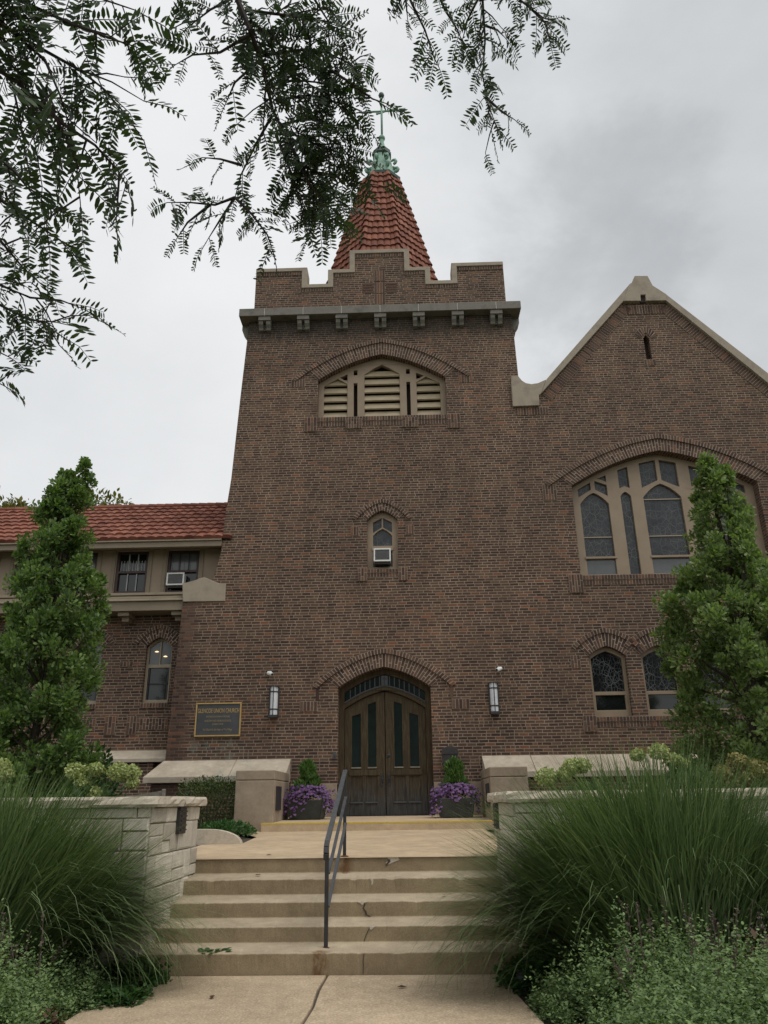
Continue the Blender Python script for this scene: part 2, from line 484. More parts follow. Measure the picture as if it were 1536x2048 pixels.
def concrete(name, c1, c2, agg, aggc, aggs=110.0, stain_shade=None):
    m, t, b, out = new_mat(name)
    co = objco(t)
    f = noise_(t, co, 1.4, 6, 0.65)
    c = ramp_(t, f, [(0.3, tuple(v * 0.9 for v in c1)), (0.7, tuple(v * 1.06 for v in c2))])
    sp = noise_(t, co, aggs, 2, 0.6)
    c = mixc(t, math_(t, 'MULTIPLY', smooth_(t, sp, 0.52, 0.66), agg), c, aggc)
    c = mixc(t, math_(t, 'MULTIPLY', smooth_(t, sp, 0.45, 0.33), agg * 0.8), c, tuple(v * 0.45 for v in c1))
    f2 = noise_(t, co, 6.5, 6, 0.72)
    c = mixc(t, 0.45, c, ramp_(t, f2, [(0.25, (0.52, 0.50, 0.46)), (0.75, (1.32, 1.32, 1.32))]), 'MULTIPLY')
    s = N_(t, 'ShaderNodeSeparateXYZ')
    t.links.new(co, s.inputs[0])
    if stain_shade == 'steps':
        f3 = noise_(t, vmath_(t, 'MULTIPLY', co, (9.0, 9.0, 4.0)).outputs[0], 1.0, 5, 0.7)
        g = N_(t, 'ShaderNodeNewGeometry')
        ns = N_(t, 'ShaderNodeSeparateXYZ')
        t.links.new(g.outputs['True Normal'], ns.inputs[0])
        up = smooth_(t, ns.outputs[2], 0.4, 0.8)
        # risers tinted darker than treads: shade put into the colour
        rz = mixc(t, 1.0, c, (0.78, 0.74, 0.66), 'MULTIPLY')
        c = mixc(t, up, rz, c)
        for cx, cy, wx in ((-0.30, -10.08, 0.05), (-0.215, -8.4, 0.055)):
            dx = math_(t, 'ABSOLUTE', math_(t, 'SUBTRACT', math_(t, 'ADD', s.outputs[0], math_(t, 'MULTIPLY', math_(t, 'SUBTRACT', f3, 0.5), 0.28)), cx))
            dy = math_(t, 'ABSOLUTE', math_(t, 'SUBTRACT', s.outputs[1], cy))
            mk = math_(t, 'MULTIPLY', smooth_(t, dx, wx * 1.9, wx * 0.3), math_(t, 'MULTIPLY', smooth_(t, dy, 0.16, 0.04), smooth_(t, f3, 0.3, 0.55)))
            c = mixc(t, math_(t, 'MULTIPLY', mk, 0.8), c, (0.115, 0.048, 0.014))
    if stain_shade == 'table':
        g1 = math_(t, 'MULTIPLY', smooth_(t, noise_(t, co, 3.5, 5, 0.7), 0.5, 0.72), smooth_(t, math_(t, 'ABSOLUTE', math_(t, 'ADD', s.outputs[0], 3.55)), 0.9, 0.4))
        c = mixc(t, math_(t, 'MULTIPLY', g1, 0.6), c, (0.14, 0.19, 0.165))
    t.links.new(c, b.inputs['Base Color'])
    b.inputs['Roughness'].default_value = 0.88
    b.inputs['Specular IOR Level'].default_value = 0.25
    bump_(t, b, math_(t, 'ADD', sp, f2), 0.35, 0.006)


concrete('concrete_walk', (0.35, 0.272, 0.182), (0.435, 0.342, 0.235), 0.5, (0.60, 0.51, 0.40), 58.0)
concrete('concrete_landing', (0.40, 0.305, 0.20), (0.48, 0.368, 0.245), 0.25, (0.52, 0.43, 0.32), 95.0)
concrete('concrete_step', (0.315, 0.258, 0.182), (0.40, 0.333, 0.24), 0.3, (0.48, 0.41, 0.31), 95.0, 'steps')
concrete('stone_table', (0.34, 0.29, 0.225), (0.43, 0.375, 0.30), 0.12, (0.45, 0.40, 0.32), 60.0, 'table')
concrete('stone_pier', (0.25, 0.20, 0.148), (0.31, 0.252, 0.19), 0.15, (0.31, 0.26, 0.20), 80.0)

leaf_mat('leaf_oak', [(0.00, (0.047, 0.088, 0.029)), (0.40, (0.100, 0.165, 0.046)), (0.75, (0.168, 0.244, 0.067)), (1.00, (0.273, 0.337, 0.113))], 1.6, 0.36)
leaf_mat('leaf_oak_bright', [(0.00, (0.070, 0.109, 0.036)), (0.40, (0.134, 0.195, 0.061)), (0.75, (0.211, 0.282, 0.096)), (1.00, (0.371, 0.422, 0.192))], 1.6, 0.36)
leaf_mat('leaf_locust', [(0.00, (0.020, 0.040, 0.017)), (0.50, (0.035, 0.065, 0.024)), (1.00, (0.060, 0.103, 0.028))], 2.5, 0.22, 0.55)
leaf_mat('blade_grass', [(0.00, (0.047, 0.081, 0.027)), (0.40, (0.097, 0.151, 0.057)), (0.72, (0.162, 0.223, 0.095)), (0.88, (0.243, 0.290, 0.149)), (0.95, (0.405, 0.432, 0.257)), (1.00, (0.486, 0.392, 0.216))], 1.2, 0.22, 0.5, 0.5)
leaf_mat('leaf_catmint', [(0.00, (0.081, 0.127, 0.056)), (0.40, (0.146, 0.215, 0.095)), (0.80, (0.220, 0.300, 0.130)), (1.00, (0.293, 0.365, 0.155))], 1.1, 0.25, 0.85, spec=0.1)
leaf_mat('leaf_vine', [(0.00, (0.026, 0.065, 0.019)), (0.50, (0.046, 0.111, 0.033)), (1.00, (0.104, 0.195, 0.039))], 3.0, 0.3, 0.5)
leaf_mat('leaf_hedge', [(0.00, (0.028, 0.050, 0.018)), (0.50, (0.063, 0.095, 0.028)), (1.00, (0.133, 0.154, 0.045))], 3.0, 0.2, 0.5)
leaf_mat('leaf_hydrangea', [(0.00, (0.022, 0.048, 0.015)), (0.50, (0.045, 0.090, 0.027)), (1.00, (0.083, 0.143, 0.038))], 3.0, 0.25, 0.5)
leaf_mat('bloom_lime', [(0.0, (0.17, 0.22, 0.07)), (0.4, (0.31, 0.36, 0.14)), (0.8, (0.45, 0.47, 0.22)), (1.0, (0.56, 0.55, 0.34))], 6.0, 0.25, 0.6)
leaf_mat('bloom_tan', [(0.0, (0.10, 0.075, 0.03)), (0.4, (0.20, 0.18, 0.06)), (0.8, (0.30, 0.27, 0.10)), (1.0, (0.28, 0.15, 0.08))], 6.0, 0.25, 0.6)
leaf_mat('petal_purple', [(0.0, (0.085, 0.038, 0.115)), (0.5, (0.16, 0.075, 0.21)), (0.85, (0.23, 0.125, 0.29)), (1.0, (0.34, 0.24, 0.40))], 6.0, 0.25, 0.6)
leaf_mat('leaf_topiary', [(0.00, (0.036, 0.072, 0.017)), (0.50, (0.072, 0.144, 0.031)), (1.00, (0.132, 0.228, 0.054))], 5.0, 0.25, 0.5)
leaf_mat('stalk_mauve', [(0.0, (0.06, 0.042, 0.035)), (0.5, (0.12, 0.09, 0.075)), (1.0, (0.19, 0.15, 0.15))], 5.0, 0.2, 0.7)
leaf_mat('leaf_bronze', [(0.0, (0.035, 0.02, 0.012)), (0.5, (0.08, 0.045, 0.024)), (1.0, (0.15, 0.085, 0.04))], 5.0, 0.2, 0.6)
leaf_mat('leaf_back', [(0.00, (0.060, 0.066, 0.014)), (0.50, (0.120, 0.120, 0.024)), (1.00, (0.192, 0.168, 0.036))], 2.0, 0.3, 0.5)
# lit globes of the wall lamps: white acrylic (lamps off by day)
simple('acrylic_white', (0.55, 0.57, 0.6), (0.62, 0.64, 0.66), 5, 0.35)
m, t, b, out = new_mat('lamp_glow')
b.inputs['Base Color'].default_value = (0.9, 0.7, 0.4, 1)
b.inputs['Emission Color'].default_value = (1.0, 0.72, 0.40, 1)
b.inputs['Emission Strength'].default_value = 1.3


# ------------------------------------------------------------------ mesh helpers
class MB:
    def __init__(self):
        self.v, self.f, self.m, self.mats, self.isl = [], [], [], [], []

    def mi(self, name):
        if name not in self.mats:
            self.mats.append(name)
        return self.mats.index(name)

    def add(self, verts, faces, mat):
        o = len(self.v)
        k = self.mi(mat)
        self.isl.append((o, len(verts)))
        self.v.extend([tuple(p) for p in verts])
        for f in faces:
            self.f.append(tuple(i + o for i in f))
            self.m.append(k)

    def box(self, x0, x1, y0, y1, z0, z1, mat):
        vs = [(x0, y0, z0), (x1, y0, z0), (x1, y1, z0), (x0, y1, z0), (x0, y0, z1), (x1, y0, z1), (x1, y1, z1), (x0, y1, z1)]
        self.hexa(vs, mat)

    def hexa(self, vs, mat):
        self.add(vs, [(0, 3, 2, 1), (4, 5, 6, 7), (0, 1, 5, 4), (1, 2, 6, 5), (2, 3, 7, 6), (3, 0, 4, 7)], mat)

    def plate(self, outer, holes, y0, y1, mat):          # polygon in x,z, thick in y
        loops = [outer] + list(holes)
        tri = tessellate_polygon([[Vector((x, z, 0)) for x, z in L] for L in loops])
        flat = [p for L in loops for p in L]
        n = len(flat)
        vs = [(x, y0, z) for x, z in flat] + [(x, y1, z) for x, z in flat]
        fs = [tuple(t_) for t_ in tri] + [tuple(i + n for i in reversed(t_)) for t_ in tri]
        o = 0
        for L in loops:
            k = len(L)
            for i in range(k):
                a, b_ = o + i, o + (i + 1) % k
                fs.append((a, b_, b_ + n, a + n))
            o += k
        self.add(vs, fs, mat)

    def prism_x(self, prof, x0, x1, mat):                # profile in y,z, extruded in x
        tri = tessellate_polygon([[Vector((y, z, 0)) for y, z in prof]])
        n = len(prof)
        vs = [(x0, y, z) for y, z in prof] + [(x1, y, z) for y, z in prof]
        fs = [tuple(t_) for t_ in tri] + [tuple(i + n for i in reversed(t_)) for t_ in tri]
        for i in range(n):
            j = (i + 1) % n
            fs.append((i, j, j + n, i + n))
        self.add(vs, fs, mat)

    def tube(self, pts, rad, mat, seg=8, cap=True):
        pts = [Vector(p) for p in pts]
        rad = rad if isinstance(rad, (list, tuple)) else [rad] * len(pts)
        vs, fs = [], []
        prev = None
        for i, p in enumerate(pts):
            d = (pts[min(i + 1, len(pts) - 1)] - pts[max(i - 1, 0)])
            d = d.normalized() if d.length > 1e-9 else Vector((0, 0, 1))
            if prev is None:
                a = Vector((0, 0, 1)) if abs(d.z) < 0.9 else Vector((1, 0, 0))
                u = d.cross(a).normalized()
            else:
                u = (prev - d * prev.dot(d))
                u = u.normalized() if u.length > 1e-6 else d.orthogonal().normalized()
            prev = u
            w = d.cross(u)
            for k in range(seg):
                an = 2 * PI * k / seg
                vs.append(p + (u * math.cos(an) + w * math.sin(an)) * rad[i])
        for i in range(len(pts) - 1):
            for k in range(seg):
                a, b_ = i * seg + k, i * seg + (k + 1) % seg
                fs.append((a, b_, b_ + seg, a + seg))
        if cap:
            fs.append(tuple(reversed(range(seg))))
            fs.append(tuple(range((len(pts) - 1) * seg, len(pts) * seg)))
        self.add(vs, fs, mat)

    def lathe(self, c, prof, mat, seg=16, phase=0.0):    # prof: (r,z) around vertical axis through c
        vs, fs = [], []
        for r, z in prof:
            for k in range(seg):
                an = 2 * PI * k / seg + phase
                vs.append((c[0] + r * math.cos(an), c[1] + r * math.sin(an), c[2] + z))
        for i in range(len(prof) - 1):
            for k in range(seg):
                a, b_ = i * seg + k, i * seg + (k + 1) % seg
                fs.append((a, b_, b_ + seg, a + seg))
        fs.append(tuple(reversed(range(seg))))
        fs.append(tuple(range((len(prof) - 1) * seg, len(prof) * seg)))
        self.add(vs, fs, mat)

    def build_split(self, name, parent=None, tol=0.004, **kw):
        boxes = []
        for a, n in self.isl:
            P = self.v[a:a + n]
            boxes.append(tuple(min(p[k] for p in P) - tol for k in range(3)) + tuple(max(p[k] for p in P) + tol for k in range(3)))
        par = list(range(len(boxes)))

        def find(i):
            while par[i] != i:
                i = par[i]
            return i
        for i in range(len(boxes)):
            for j in range(i):
                A, B = boxes[i], boxes[j]
                if all(A[k] <= B[k + 3] and B[k] <= A[k + 3] for k in range(3)):
                    par[find(i)] = find(j)
        groups = {}
        for i in range(len(boxes)):
            groups.setdefault(find(i), []).append(i)
        own = [None] * len(self.v)
        for gi, (r, ids) in enumerate(groups.items()):
            for i in ids:
                a, n = self.isl[i]
                own[a:a + n] = [gi] * n
        subs = [MB() for _ in groups]
        remap = {}
        for i, p in enumerate(self.v):
            sb = subs[own[i]]
            remap[i] = len(sb.v)
            sb.v.append(p)
        for f, m_ in zip(self.f, self.m):
            sb = subs[own[f[0]]]
            sb.f.append(tuple(remap[i] for i in f))
            sb.m.append(sb.mi(self.mats[m_]))
        return [sb.build(name, parent, **kw) for sb in subs]

    def build(self, name, parent=None, smooth=False, bevel=0.0, recalc=True):
        me = bpy.data.meshes.new(name)
        me.from_pydata(self.v, [], self.f)
        for mm in self.mats:
            me.materials.append(MATS[mm])
        me.polygons.foreach_set('material_index', self.m)
        if recalc:
            bm = bmesh.new()
            bm.from_mesh(me)
            bmesh.ops.recalc_face_normals(bm, faces=bm.faces)
            bm.to_mesh(me)
            bm.free()
        if smooth:
            me.polygons.foreach_set('use_smooth', [True] * len(me.polygons))
        me.update()
        o = bpy.data.objects.new(name, me)
        COL.objects.link(o)
        if parent is not None:
            o.parent = parent
            o.matrix_parent_inverse = parent.matrix_basis.inverted()
        if bevel > 0:
            md = o.modifiers.new('bevel', 'BEVEL')
            md.width = bevel
            md.segments = 2
            md.limit_method = 'ANGLE'
        return o


def tag(o, label=None, cat=None, group=None, kind=None):
    if label:
        o['label'] = label
    if cat:
        o['category'] = cat
    if group:
        o['group'] = group
    if kind:
        o['kind'] = kind
    return o


def thing(name, label, cat, loc=(0, 0, 0), group=None):
    o = bpy.data.objects.new(name, None)
    o.empty_display_size = 0.2
    o.location = loc
    COL.objects.link(o)
    return tag(o, label, cat, group)


def struct(o):
    o['kind'] = 'structure'
    return o


def dup_tree(src, loc, label, group=None):
    r = src.copy()
    COL.objects.link(r)
    r.location = loc
    r['label'] = label
    if group:
        r['group'] = group

    def rec(s_, d_):
        for ch in list(s_.children):
            c = ch.copy()
            COL.objects.link(c)
            c.parent = d_
            rec(ch, c)
    rec(src, r)
    return r


def inst(name, base_v, base_f, P, A, Nn, S, mat, parent=None, curl=None):
    """many small leaves: base shape (x across, y along, z normal) copied to P with axis A, normal Nn, size S"""
    P, A, Nn = np.asarray(P, float), np.asarray(A, float), np.asarray(Nn, float)
    S = np.asarray(S, float).reshape(-1, 1)
    n = len(P)
    A = A / (np.linalg.norm(A, axis=1, keepdims=True) + 1e-9)
    B = np.cross(A, Nn)
    B = B / (np.linalg.norm(B, axis=1, keepdims=True) + 1e-9)
    Nn = np.cross(B, A)
    bv = np.asarray(base_v, float)
    k = len(bv)
    V = (P[:, None, :] + S[:, None, :] * (bv[None, :, 0:1] * B[:, None, :] + bv[None, :, 1:2] * A[:, None, :] + bv[None, :, 2:3] * Nn[:, None, :]))
    V = V.reshape(-1, 3)
    bf = np.asarray(base_f, int)
    Fc = (bf[None, :, :] + (np.arange(n) * k)[:, None, None]).reshape(-1, bf.shape[1])
    return raw_mesh(name, V, Fc, mat, parent)


def raw_mesh(name, V, Fc, mat, parent=None, smooth=False):
    me = bpy.data.meshes.new(name)
    nf, w = Fc.shape
    me.vertices.add(len(V))
    me.vertices.foreach_set('co', V.astype(np.float32).ravel())
    me.loops.add(nf * w)
    me.loops.foreach_set('vertex_index', Fc.astype(np.int32).ravel())
    me.polygons.add(nf)
    me.polygons.foreach_set('loop_start', (np.arange(nf) * w).astype(np.int32))
    me.polygons.foreach_set('loop_total', np.full(nf, w, np.int32))
    me.materials.append(MATS[mat])
    if smooth:
        me.polygons.foreach_set('use_smooth', np.ones(nf, bool))
    me.update(calc_edges=True)
    me.validate()
    o = bpy.data.objects.new(name, me)
    COL.objects.link(o)
    if parent is not None:
        o.parent = parent
        o.matrix_parent_inverse = parent.matrix_basis.inverted()
    return o


LEAF_OAK_V = [(0, 0, 0), (.14, .16, .02), (.10, .28, .02), (.30, .46, .05), (.20, .58, .03), (.27, .80, .03), (0, 1.0, -.06),
              (-.27, .80, .03), (-.20, .58, .03), (-.30, .46, .05), (-.10, .28, .02), (-.14, .16, .02), (0, .5, -.03)]
LEAF_OAK_F = [(i, (i + 1) % 12, 12) for i in range(12)]
LEAF_V = [(0, 0, 0), (.26, .33, .03), (.22, .66, .03), (0, 1.0, -.05), (-.22, .66, .03), (-.26, .33, .03)]
LEAF_F = [(0, 1, 5), (1, 2, 5), (2, 4, 5), (2, 3, 4)]
LEAFLET_V = [(0, 0, 0), (.15, .3, .01), (.13, .7, .01), (0, 1.0, 0), (-.13, .7, .01), (-.15, .3, .01)]
PETAL_V = [(0, 0, 0), (.5, .35, .12), (.3, .95, .05), (-.3, .95, .05), (-.5, .35, .12)]
PETAL_F = [(0, 1, 4), (1, 2, 4), (2, 3, 4)]


def rdir(n):
    v = rng.normal(size=(n, 3))
    return v / np.linalg.norm(v, axis=1, keepdims=True)


# ------------------------------------------------------------------ brick arches and patches
def g_arch(t_):
    return 1 - 0.4 * t_ - 0.6 * t_ * t_


def arch_curve(xc, h, spring, apex, n=14, ext=1.0):
    out = []
    for i in range(-n, n + 1):
        t_ = abs(i) / n * ext
        out.append((xc + h * (i / n) * ext, spring + (apex - spring) * g_arch(t_)))
    return out


def opening(xc, h, sill, spring, apex, n=14, grow=0.0):
    c = arch_curve(xc, h + grow, spring + grow * 0.6, apex + grow, n)
    return [(xc - h - grow, sill - grow), (xc + h + grow, sill - grow)] + list(reversed(c))


def brick_quad(mb, q, y0, y1, mat='brick_unit'):
    vs = [(p[0], y0, p[1]) for p in q] + [(p[0], y1, p[1]) for p in q]
    mb.add(vs, [(0, 1, 2, 3), (7, 6, 5, 4), (0, 4, 5, 1), (1, 5, 6, 2), (2, 6, 7, 3), (3, 7, 4, 0)], mat)


def arch_rings(mb, xc, h, spring, apex, rings, Y=0.0, k=0.95, ext=1.0, seed=0):
    """rings: list of (r0, r1, proud, split, ext)"""
    rnd = random.Random(seed + int(xc * 100))
    c = Vector((xc, spring - k * h))
    for r0, r1, proud, split, ex in rings:
        cur = arch_curve(xc, h, spring, apex, 40, ex)

        def off(p, r):
            d = (Vector(p) - c).normalized()
            return Vector(p) + d * r
        base = [off(p, (r0 + r1) / 2) for p in cur]
        ln = [0.0]
        for a, b_ in zip(base, base[1:]):
            ln.append(ln[-1] + (b_ - a).length)
        nb = max(4, int(round(ln[-1] / 0.075)))
        # mortar bed
        inner = [tuple(off(p, r0 + 0.004)) for p in cur]
        outer = [tuple(off(p, r1)) for p in cur]
        mb.plate(inner + list(reversed(outer)), [], Y - proud + 0.003, Y + 0.012, 'mortar')

        def samp(s_, r):
            s_ = min(max(s_, 0), ln[-1])
            for i in range(len(ln) - 1):
                if s_ <= ln[i + 1] + 1e-9:
                    f = (s_ - ln[i]) / max(ln[i + 1] - ln[i], 1e-9)
                    p = Vector(cur[i]).lerp(Vector(cur[i + 1]), f)
                    return off(p, r)
        st_ = ln[-1] / nb
        gp = 0.0085
        for i in range(nb):
            a, b_ = i * st_ + gp, (i + 1) * st_ - gp
            segs = [(r0 + 0.003, r1 - 0.004)]
            if split:
                m1 = r0 + (r1 - r0) * (0.36 if i % 2 else 0.66)
                if rnd.random() < 0.9:
                    segs = [(r0 + 0.003, m1 - gp), (m1 + gp, r1 - 0.004)]
            for s0, s1 in segs:
                j = rnd.uniform(-0.003, 0.003)
                q = [samp(a, s0), samp(b_, s0), samp(b_, s1), samp(a, s1)]
                brick_quad(mb, q, Y - proud + j, Y + 0.01)


def soldier_row(mb, xa, xb, z0, z1, proud, Y=0.0, split=False, pitch=0.073, horiz=False):
    mb.box(xa, xb, Y - proud + 0.006, Y + 0.012, z0, z1, 'mortar')
    gp = 0.0075
    n = max(1, int(round((xb - xa) / pitch)))
    st_ = (xb - xa) / n
    for i in range(n):
        segs = [(z0 + gp, z1 - gp)]
        if split:
            m1 = z0 + (z1 - z0) * (0.35 if i % 2 else 0.65)
            segs = [(z0 + gp, m1 - gp), (m1 + gp, z1 - gp)]
        for s0, s1 in segs:
            j = random.uniform(-0.003, 0.003)
            mb.box(xa + i * st_ + gp, xa + (i + 1) * st_ - gp, Y - proud + j, Y + 0.01, s0, s1, 'brick_unit')


def slope_row(mb, p0, p1, depth, proud, Y=0.0, pitch=0.075):
    """bricks laid square to a rake, hanging below the line p0-p1"""
    p0, p1 = Vector(p0), Vector(p1)
    d = (p1 - p0).normalized()
    nrm = Vector((d.y, -d.x))
    if nrm.y > 0:
        nrm = -nrm
    L = (p1 - p0).length
    n = int(round(L / pitch))
    st_ = L / n
    mb.plate([tuple(p0), tuple(p1), tuple(p1 + nrm * depth), tuple(p0 + nrm * depth)], [], Y - proud + 0.003, Y + 0.012, 'mortar')
    for i in range(n):
        a, b_ = p0 + d * (i * st_ + 0.006), p0 + d * ((i + 1) * st_ - 0.006)
        brick_quad(mb, [a + nrm * 0.005, b_ + nrm * 0.005, b_ + nrm * (depth - 0.006), a + nrm * (depth - 0.006)], Y - proud, Y + 0.01)


def pointed(xc, h, base, spring, apex, n=6):      # light with a pointed head
    c = arch_curve(xc, h, spring, apex, n)
    return [(xc - h, base), (xc + h, base)] + list(reversed(c))


# ================================================================== CHURCH
church = thing('church', 'brown brick church with square battlemented tower, red tiled spire and gabled nave', 'church')

# ---- the front wall: tower face, buttress and nave gable in one brick plane
LOUV = (0.03, 1.70, 9.93, 11.05, 11.80)
SMALL = (0.0, 0.375, 5.77, 7.04, 7.28)
DOOR = (0.0, 1.06, -0.1, 2.95, 3.41)
BIGW = (7.05, 2.30, 5.51, 7.83, 8.74)
LOWS = [(5.145 + 1.19 * k, 0.425, 2.22, 3.57, 3.80) for k in range(4)]
left = [(-4.98, -0.3), (-4.92, 1.4), (-4.82, 5.04), (-4.33, 5.045)]
z_ = 5.05
flare = []
while z_ < 6.55:                                   # corbelled, stepped brick shoulder
    t_ = (z_ - 5.05) / 1.5
    xx = -4.33 + 0.37 * (1 - (1 - t_) ** 1.8)
    flare += [(xx, z_), (xx, z_ + 0.0677)]
    z_ += 0.0677
tower_side = [(-3.955, 6.75), (-3.93, 7.2), (-3.90, 7.6), (-3.84, 8.25), (-3.74, 10.5), (-3.64, 12.5), (-3.60, 13.15)]
gable_l = xz([(1082, 790), (1244, 607)])
gable_r = xz([(1331, 606), (1536, 772)])
gr0, gr1 = gable_r
slope_r = (gr1[1] - gr0[1]) / (gr1[0] - gr0[0])
nave_r = 10.75
wall_poly = left + flare + tower_side + [(3.60, 13.15), (3.64, 12.5), (3.67, 10.6), (4.14, 10.42)] + gable_l + \
    [gr0, (nave_r, gr0[1] + slope_r * (nave_r - gr0[0])), (nave_r, -0.3)]
slit = [(7.10, 11.42), (7.25, 11.42), (7.25, 12.08), (7.175, 12.2), (7.10, 12.08)]
holes = [opening(*LOUV), opening(*SMALL), opening(*DOOR), opening(*BIGW), slit] + [opening(*L) for L in LOWS]
holes[2] = [(DOOR[0] - DOOR[1], 0.0), (DOOR[0] + DOOR[1], 0.0)] + list(reversed(arch_curve(*[DOOR[0], DOOR[1], DOOR[3], DOOR[4]])))
mb = MB()
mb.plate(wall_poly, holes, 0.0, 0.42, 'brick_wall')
mb.build('front_wall', church)
# side and back walls of tower, nave sides
mb = MB()
mb.box(-3.72, -3.40, 0.425, 7.2, -0.3, 13.0, 'brick_wall')
mb.box(3.36, 3.64, 0.425, 7.2, -0.3, 13.0, 'brick_wall')
mb.box(-3.38, 3.34, 6.85, 7.2, -0.3, 13.0, 'brick_wall')
mb.build_split('tower_side_wall', church)
mb = MB()
mb.box(nave_r - 0.4, nave_r, 0.425, 24, -0.3, 9.6, 'brick_wall')
mb.build('nave_side_wall', church)
mb = MB()
ap = ((gable_l[1][0] + gr0[0]) / 2, 13.55)
lx, lz = 3.70, 10.0
for sgn, (ex_, ez_) in ((-1, (lx, lz)), (1, (nave_r + 0.2, 9.75))):
    a = Vector((ap[0], 0.425, ap[1] - 0.25))
    e = Vector((ex_, 0.425, ez_ - 0.25))
    mb.add([a, e, e + Vector((0, 24, 0)), a + Vector((0, 24, 0)), a - Vector((0, 0, .2)), e - Vector((0, 0, .2)),
            e + Vector((0, 24, -.2)), a + Vector((0, 24, -.2))],
           [(0, 1, 2, 3), (7, 6, 5, 4), (0, 4, 5, 1), (1, 5, 6, 2), (2, 6, 7, 3), (3, 7, 4, 0)], 'tile_red')
mb.build('nave_roof', church)

# ---- parapet with stepped battlements
top = [(-3.5, 13.18), (-3.5, 14.72), (-2.04, 14.72), (-2.04, 14.14), (-1.45, 14.14), (-1.45, 14.62), (-0.84, 14.62), (-0.84, 15.27),
       (0.86, 15.27), (0.86, 14.62), (1.44, 14.62), (1.44, 14.14), (2.04, 14.14), (2.04, 14.72), (3.5, 14.72), (3.5, 13.18)]
ct, cs = 0.12, 0.15
inner_top = [(-3.5, 13.18), (-3.5, 14.72 - ct), (-2.04 - cs, 14.72 - ct), (-2.04 - cs, 14.14 - ct), (-1.45 + cs, 14.14 - ct), (-1.45 + cs, 14.62 - ct),
             (-0.84 + cs, 14.62 - ct), (-0.84 + cs, 15.27 - ct), (0.86 - cs, 15.27 - ct), (0.86 - cs, 14.62 - ct), (1.44 - cs, 14.62 - ct),
             (1.44 - cs, 14.14 - ct), (2.04 + cs, 14.14 - ct), (2.04 + cs, 14.72 - ct), (3.5, 14.72 - ct), (3.5, 13.18)]
mb = MB()
mb.plate(inner_top, [], 0.0, 0.40, 'brick_wall')
for a, b_, z in ((-3.48, -2.2, 14.6), (-1.3, -0.7, 14.5), (-0.68, 0.7, 15.15), (0.72, 1.28, 14.5), (2.2, 3.48, 14.6), (-2.22, -1.28, 14.02), (1.27, 2.22, 14.02)):
    soldier_row(mb, a, b_, z - 0.115, z - 0.002, 0.02)
mb.build('parapet', church)
mb = MB()
for s_ in (-1, 1):                                   # side parapets
    x0, x1 = (-3.5, -3.1) if s_ < 0 else (3.1, 3.5)
    mb.box(x0, x1, 0.405, 6.8, 13.18, 14.0, 'brick_wall')
    for y0, y1 in ((0.405, 1.6), (2.4, 5.0), (5.8, 6.8)):
        mb.box(x0, x1, y0, y1, 14.003, 14.58, 'brick_wall')
mb.box(-3.1, 3.1, 6.45, 6.8, 13.18, 14.5, 'brick_wall')
mb.build_split('side_parapet', church)
mb = MB()
mb.plate(top[1:-1] + list(reversed(inner_top[1:-1])), [], -0.045, 0.46, 'limestone_trim')
mb.build('parapet_coping', church, bevel=0.012)
# brick cross worked into the parapet
mb = MB()
for zz0, zz1 in ((13.42, 13.76), (13.79, 14.16), (14.2, 14.56)):
    if (zz0, zz1) == (13.79, 14.16):
        for i in range(4):
            mb.box(-0.47, -0.17, -0.008, 0.01, zz0 + 0.02 + i * 0.088, zz0 + 0.085 + i * 0.088, 'brick_unit')
            mb.box(0.19, 0.49, -0.008, 0.01, zz0 + 0.02 + i * 0.088, zz0 + 0.085 + i * 0.088, 'brick_unit')
    soldier_row(mb, -0.14, 0.16, zz0, zz1, 0.010)
mb.build_split('brick_cross', church)

# ---- cornice slab on corbels
mb = MB()
CO = 0.28
yf, xl = -CO, 3.60 + CO - 0.03
cuts = [-xl, -3.15, -2.09, -1.035, 0.02, 1.07, 2.13, 3.18, xl]
for a, b_ in zip(cuts, cuts[1:]):
    ga = 0.012 if a > -xl else 0
    gb = 0.012 if b_ < xl else 0
    mb.box(a + ga, b_ - gb, yf, 0.5, 12.965, 13.205, 'limestone_grey')
for c_ in cuts[1:-1]:
    mb.box(c_ - 0.0115, c_ + 0.0115, yf + 0.004, 0.3, 12.97, 13.20, 'white_joint')
for s_ in (-1, 1):
    x0, x1 = sorted((s_ * 3.2, s_ * xl))
    mb.box(x0, x1, 0.503, 7.4, 12.965, 13.205, 'limestone_grey')
mb.build('cornice', church, bevel=0.01)


def corbel_prof(s_):
    return [(0.0, 12.955), (-s_, 12.955), (-s_, 12.83), (-s_ * 0.82, 12.80), (-s_ * 0.66, 12.73), (-s_ * 0.62, 12.66), (-s_ * 0.40, 12.60), (0.0, 12.58)]


for c_ in cuts[1:-1]:
    mb = MB()
    mb.box(c_ - 0.165, c_ + 0.165, -0.25, 0.005, 12.835, 12.962, 'limestone_grey')
    for q in (-1, 1):
        mb.prism_x([(0.005, 12.83), (-0.22, 12.83), (-0.2, 12.74), (-0.13, 12.66), (-0.11, 12.60), (0.005, 12.58)],
                   c_ + q * 0.10 - 0.06, c_ + q * 0.10 + 0.06, 'limestone_grey')
    mb.box(c_ - 0.04, c_ + 0.04, -0.06, 0.005, 12.62, 12.832, 'limestone_grey')
    mb.build('corbel', church, bevel=0.008)
for s_ in (-1, 1):
    for yc in (0.35, 1.75, 3.15):
        mb = MB()
        xa, xb = 3.60, 3.60 + 0.25
        pts = [(xa, 12.58), (xa + 0.11, 12.60), (xa + 0.13, 12.66), (xa + 0.2, 12.74), (xa + 0.25, 12.83), (xa + 0.25, 12.962), (xa, 12.962)]
        mb.plate([(s_ * x, z) for x, z in pts], [], yc - 0.16, yc + 0.16, 'limestone_grey')
        mb.build('corbel', church, bevel=0.008)

# ---- spire
YC = 3.6


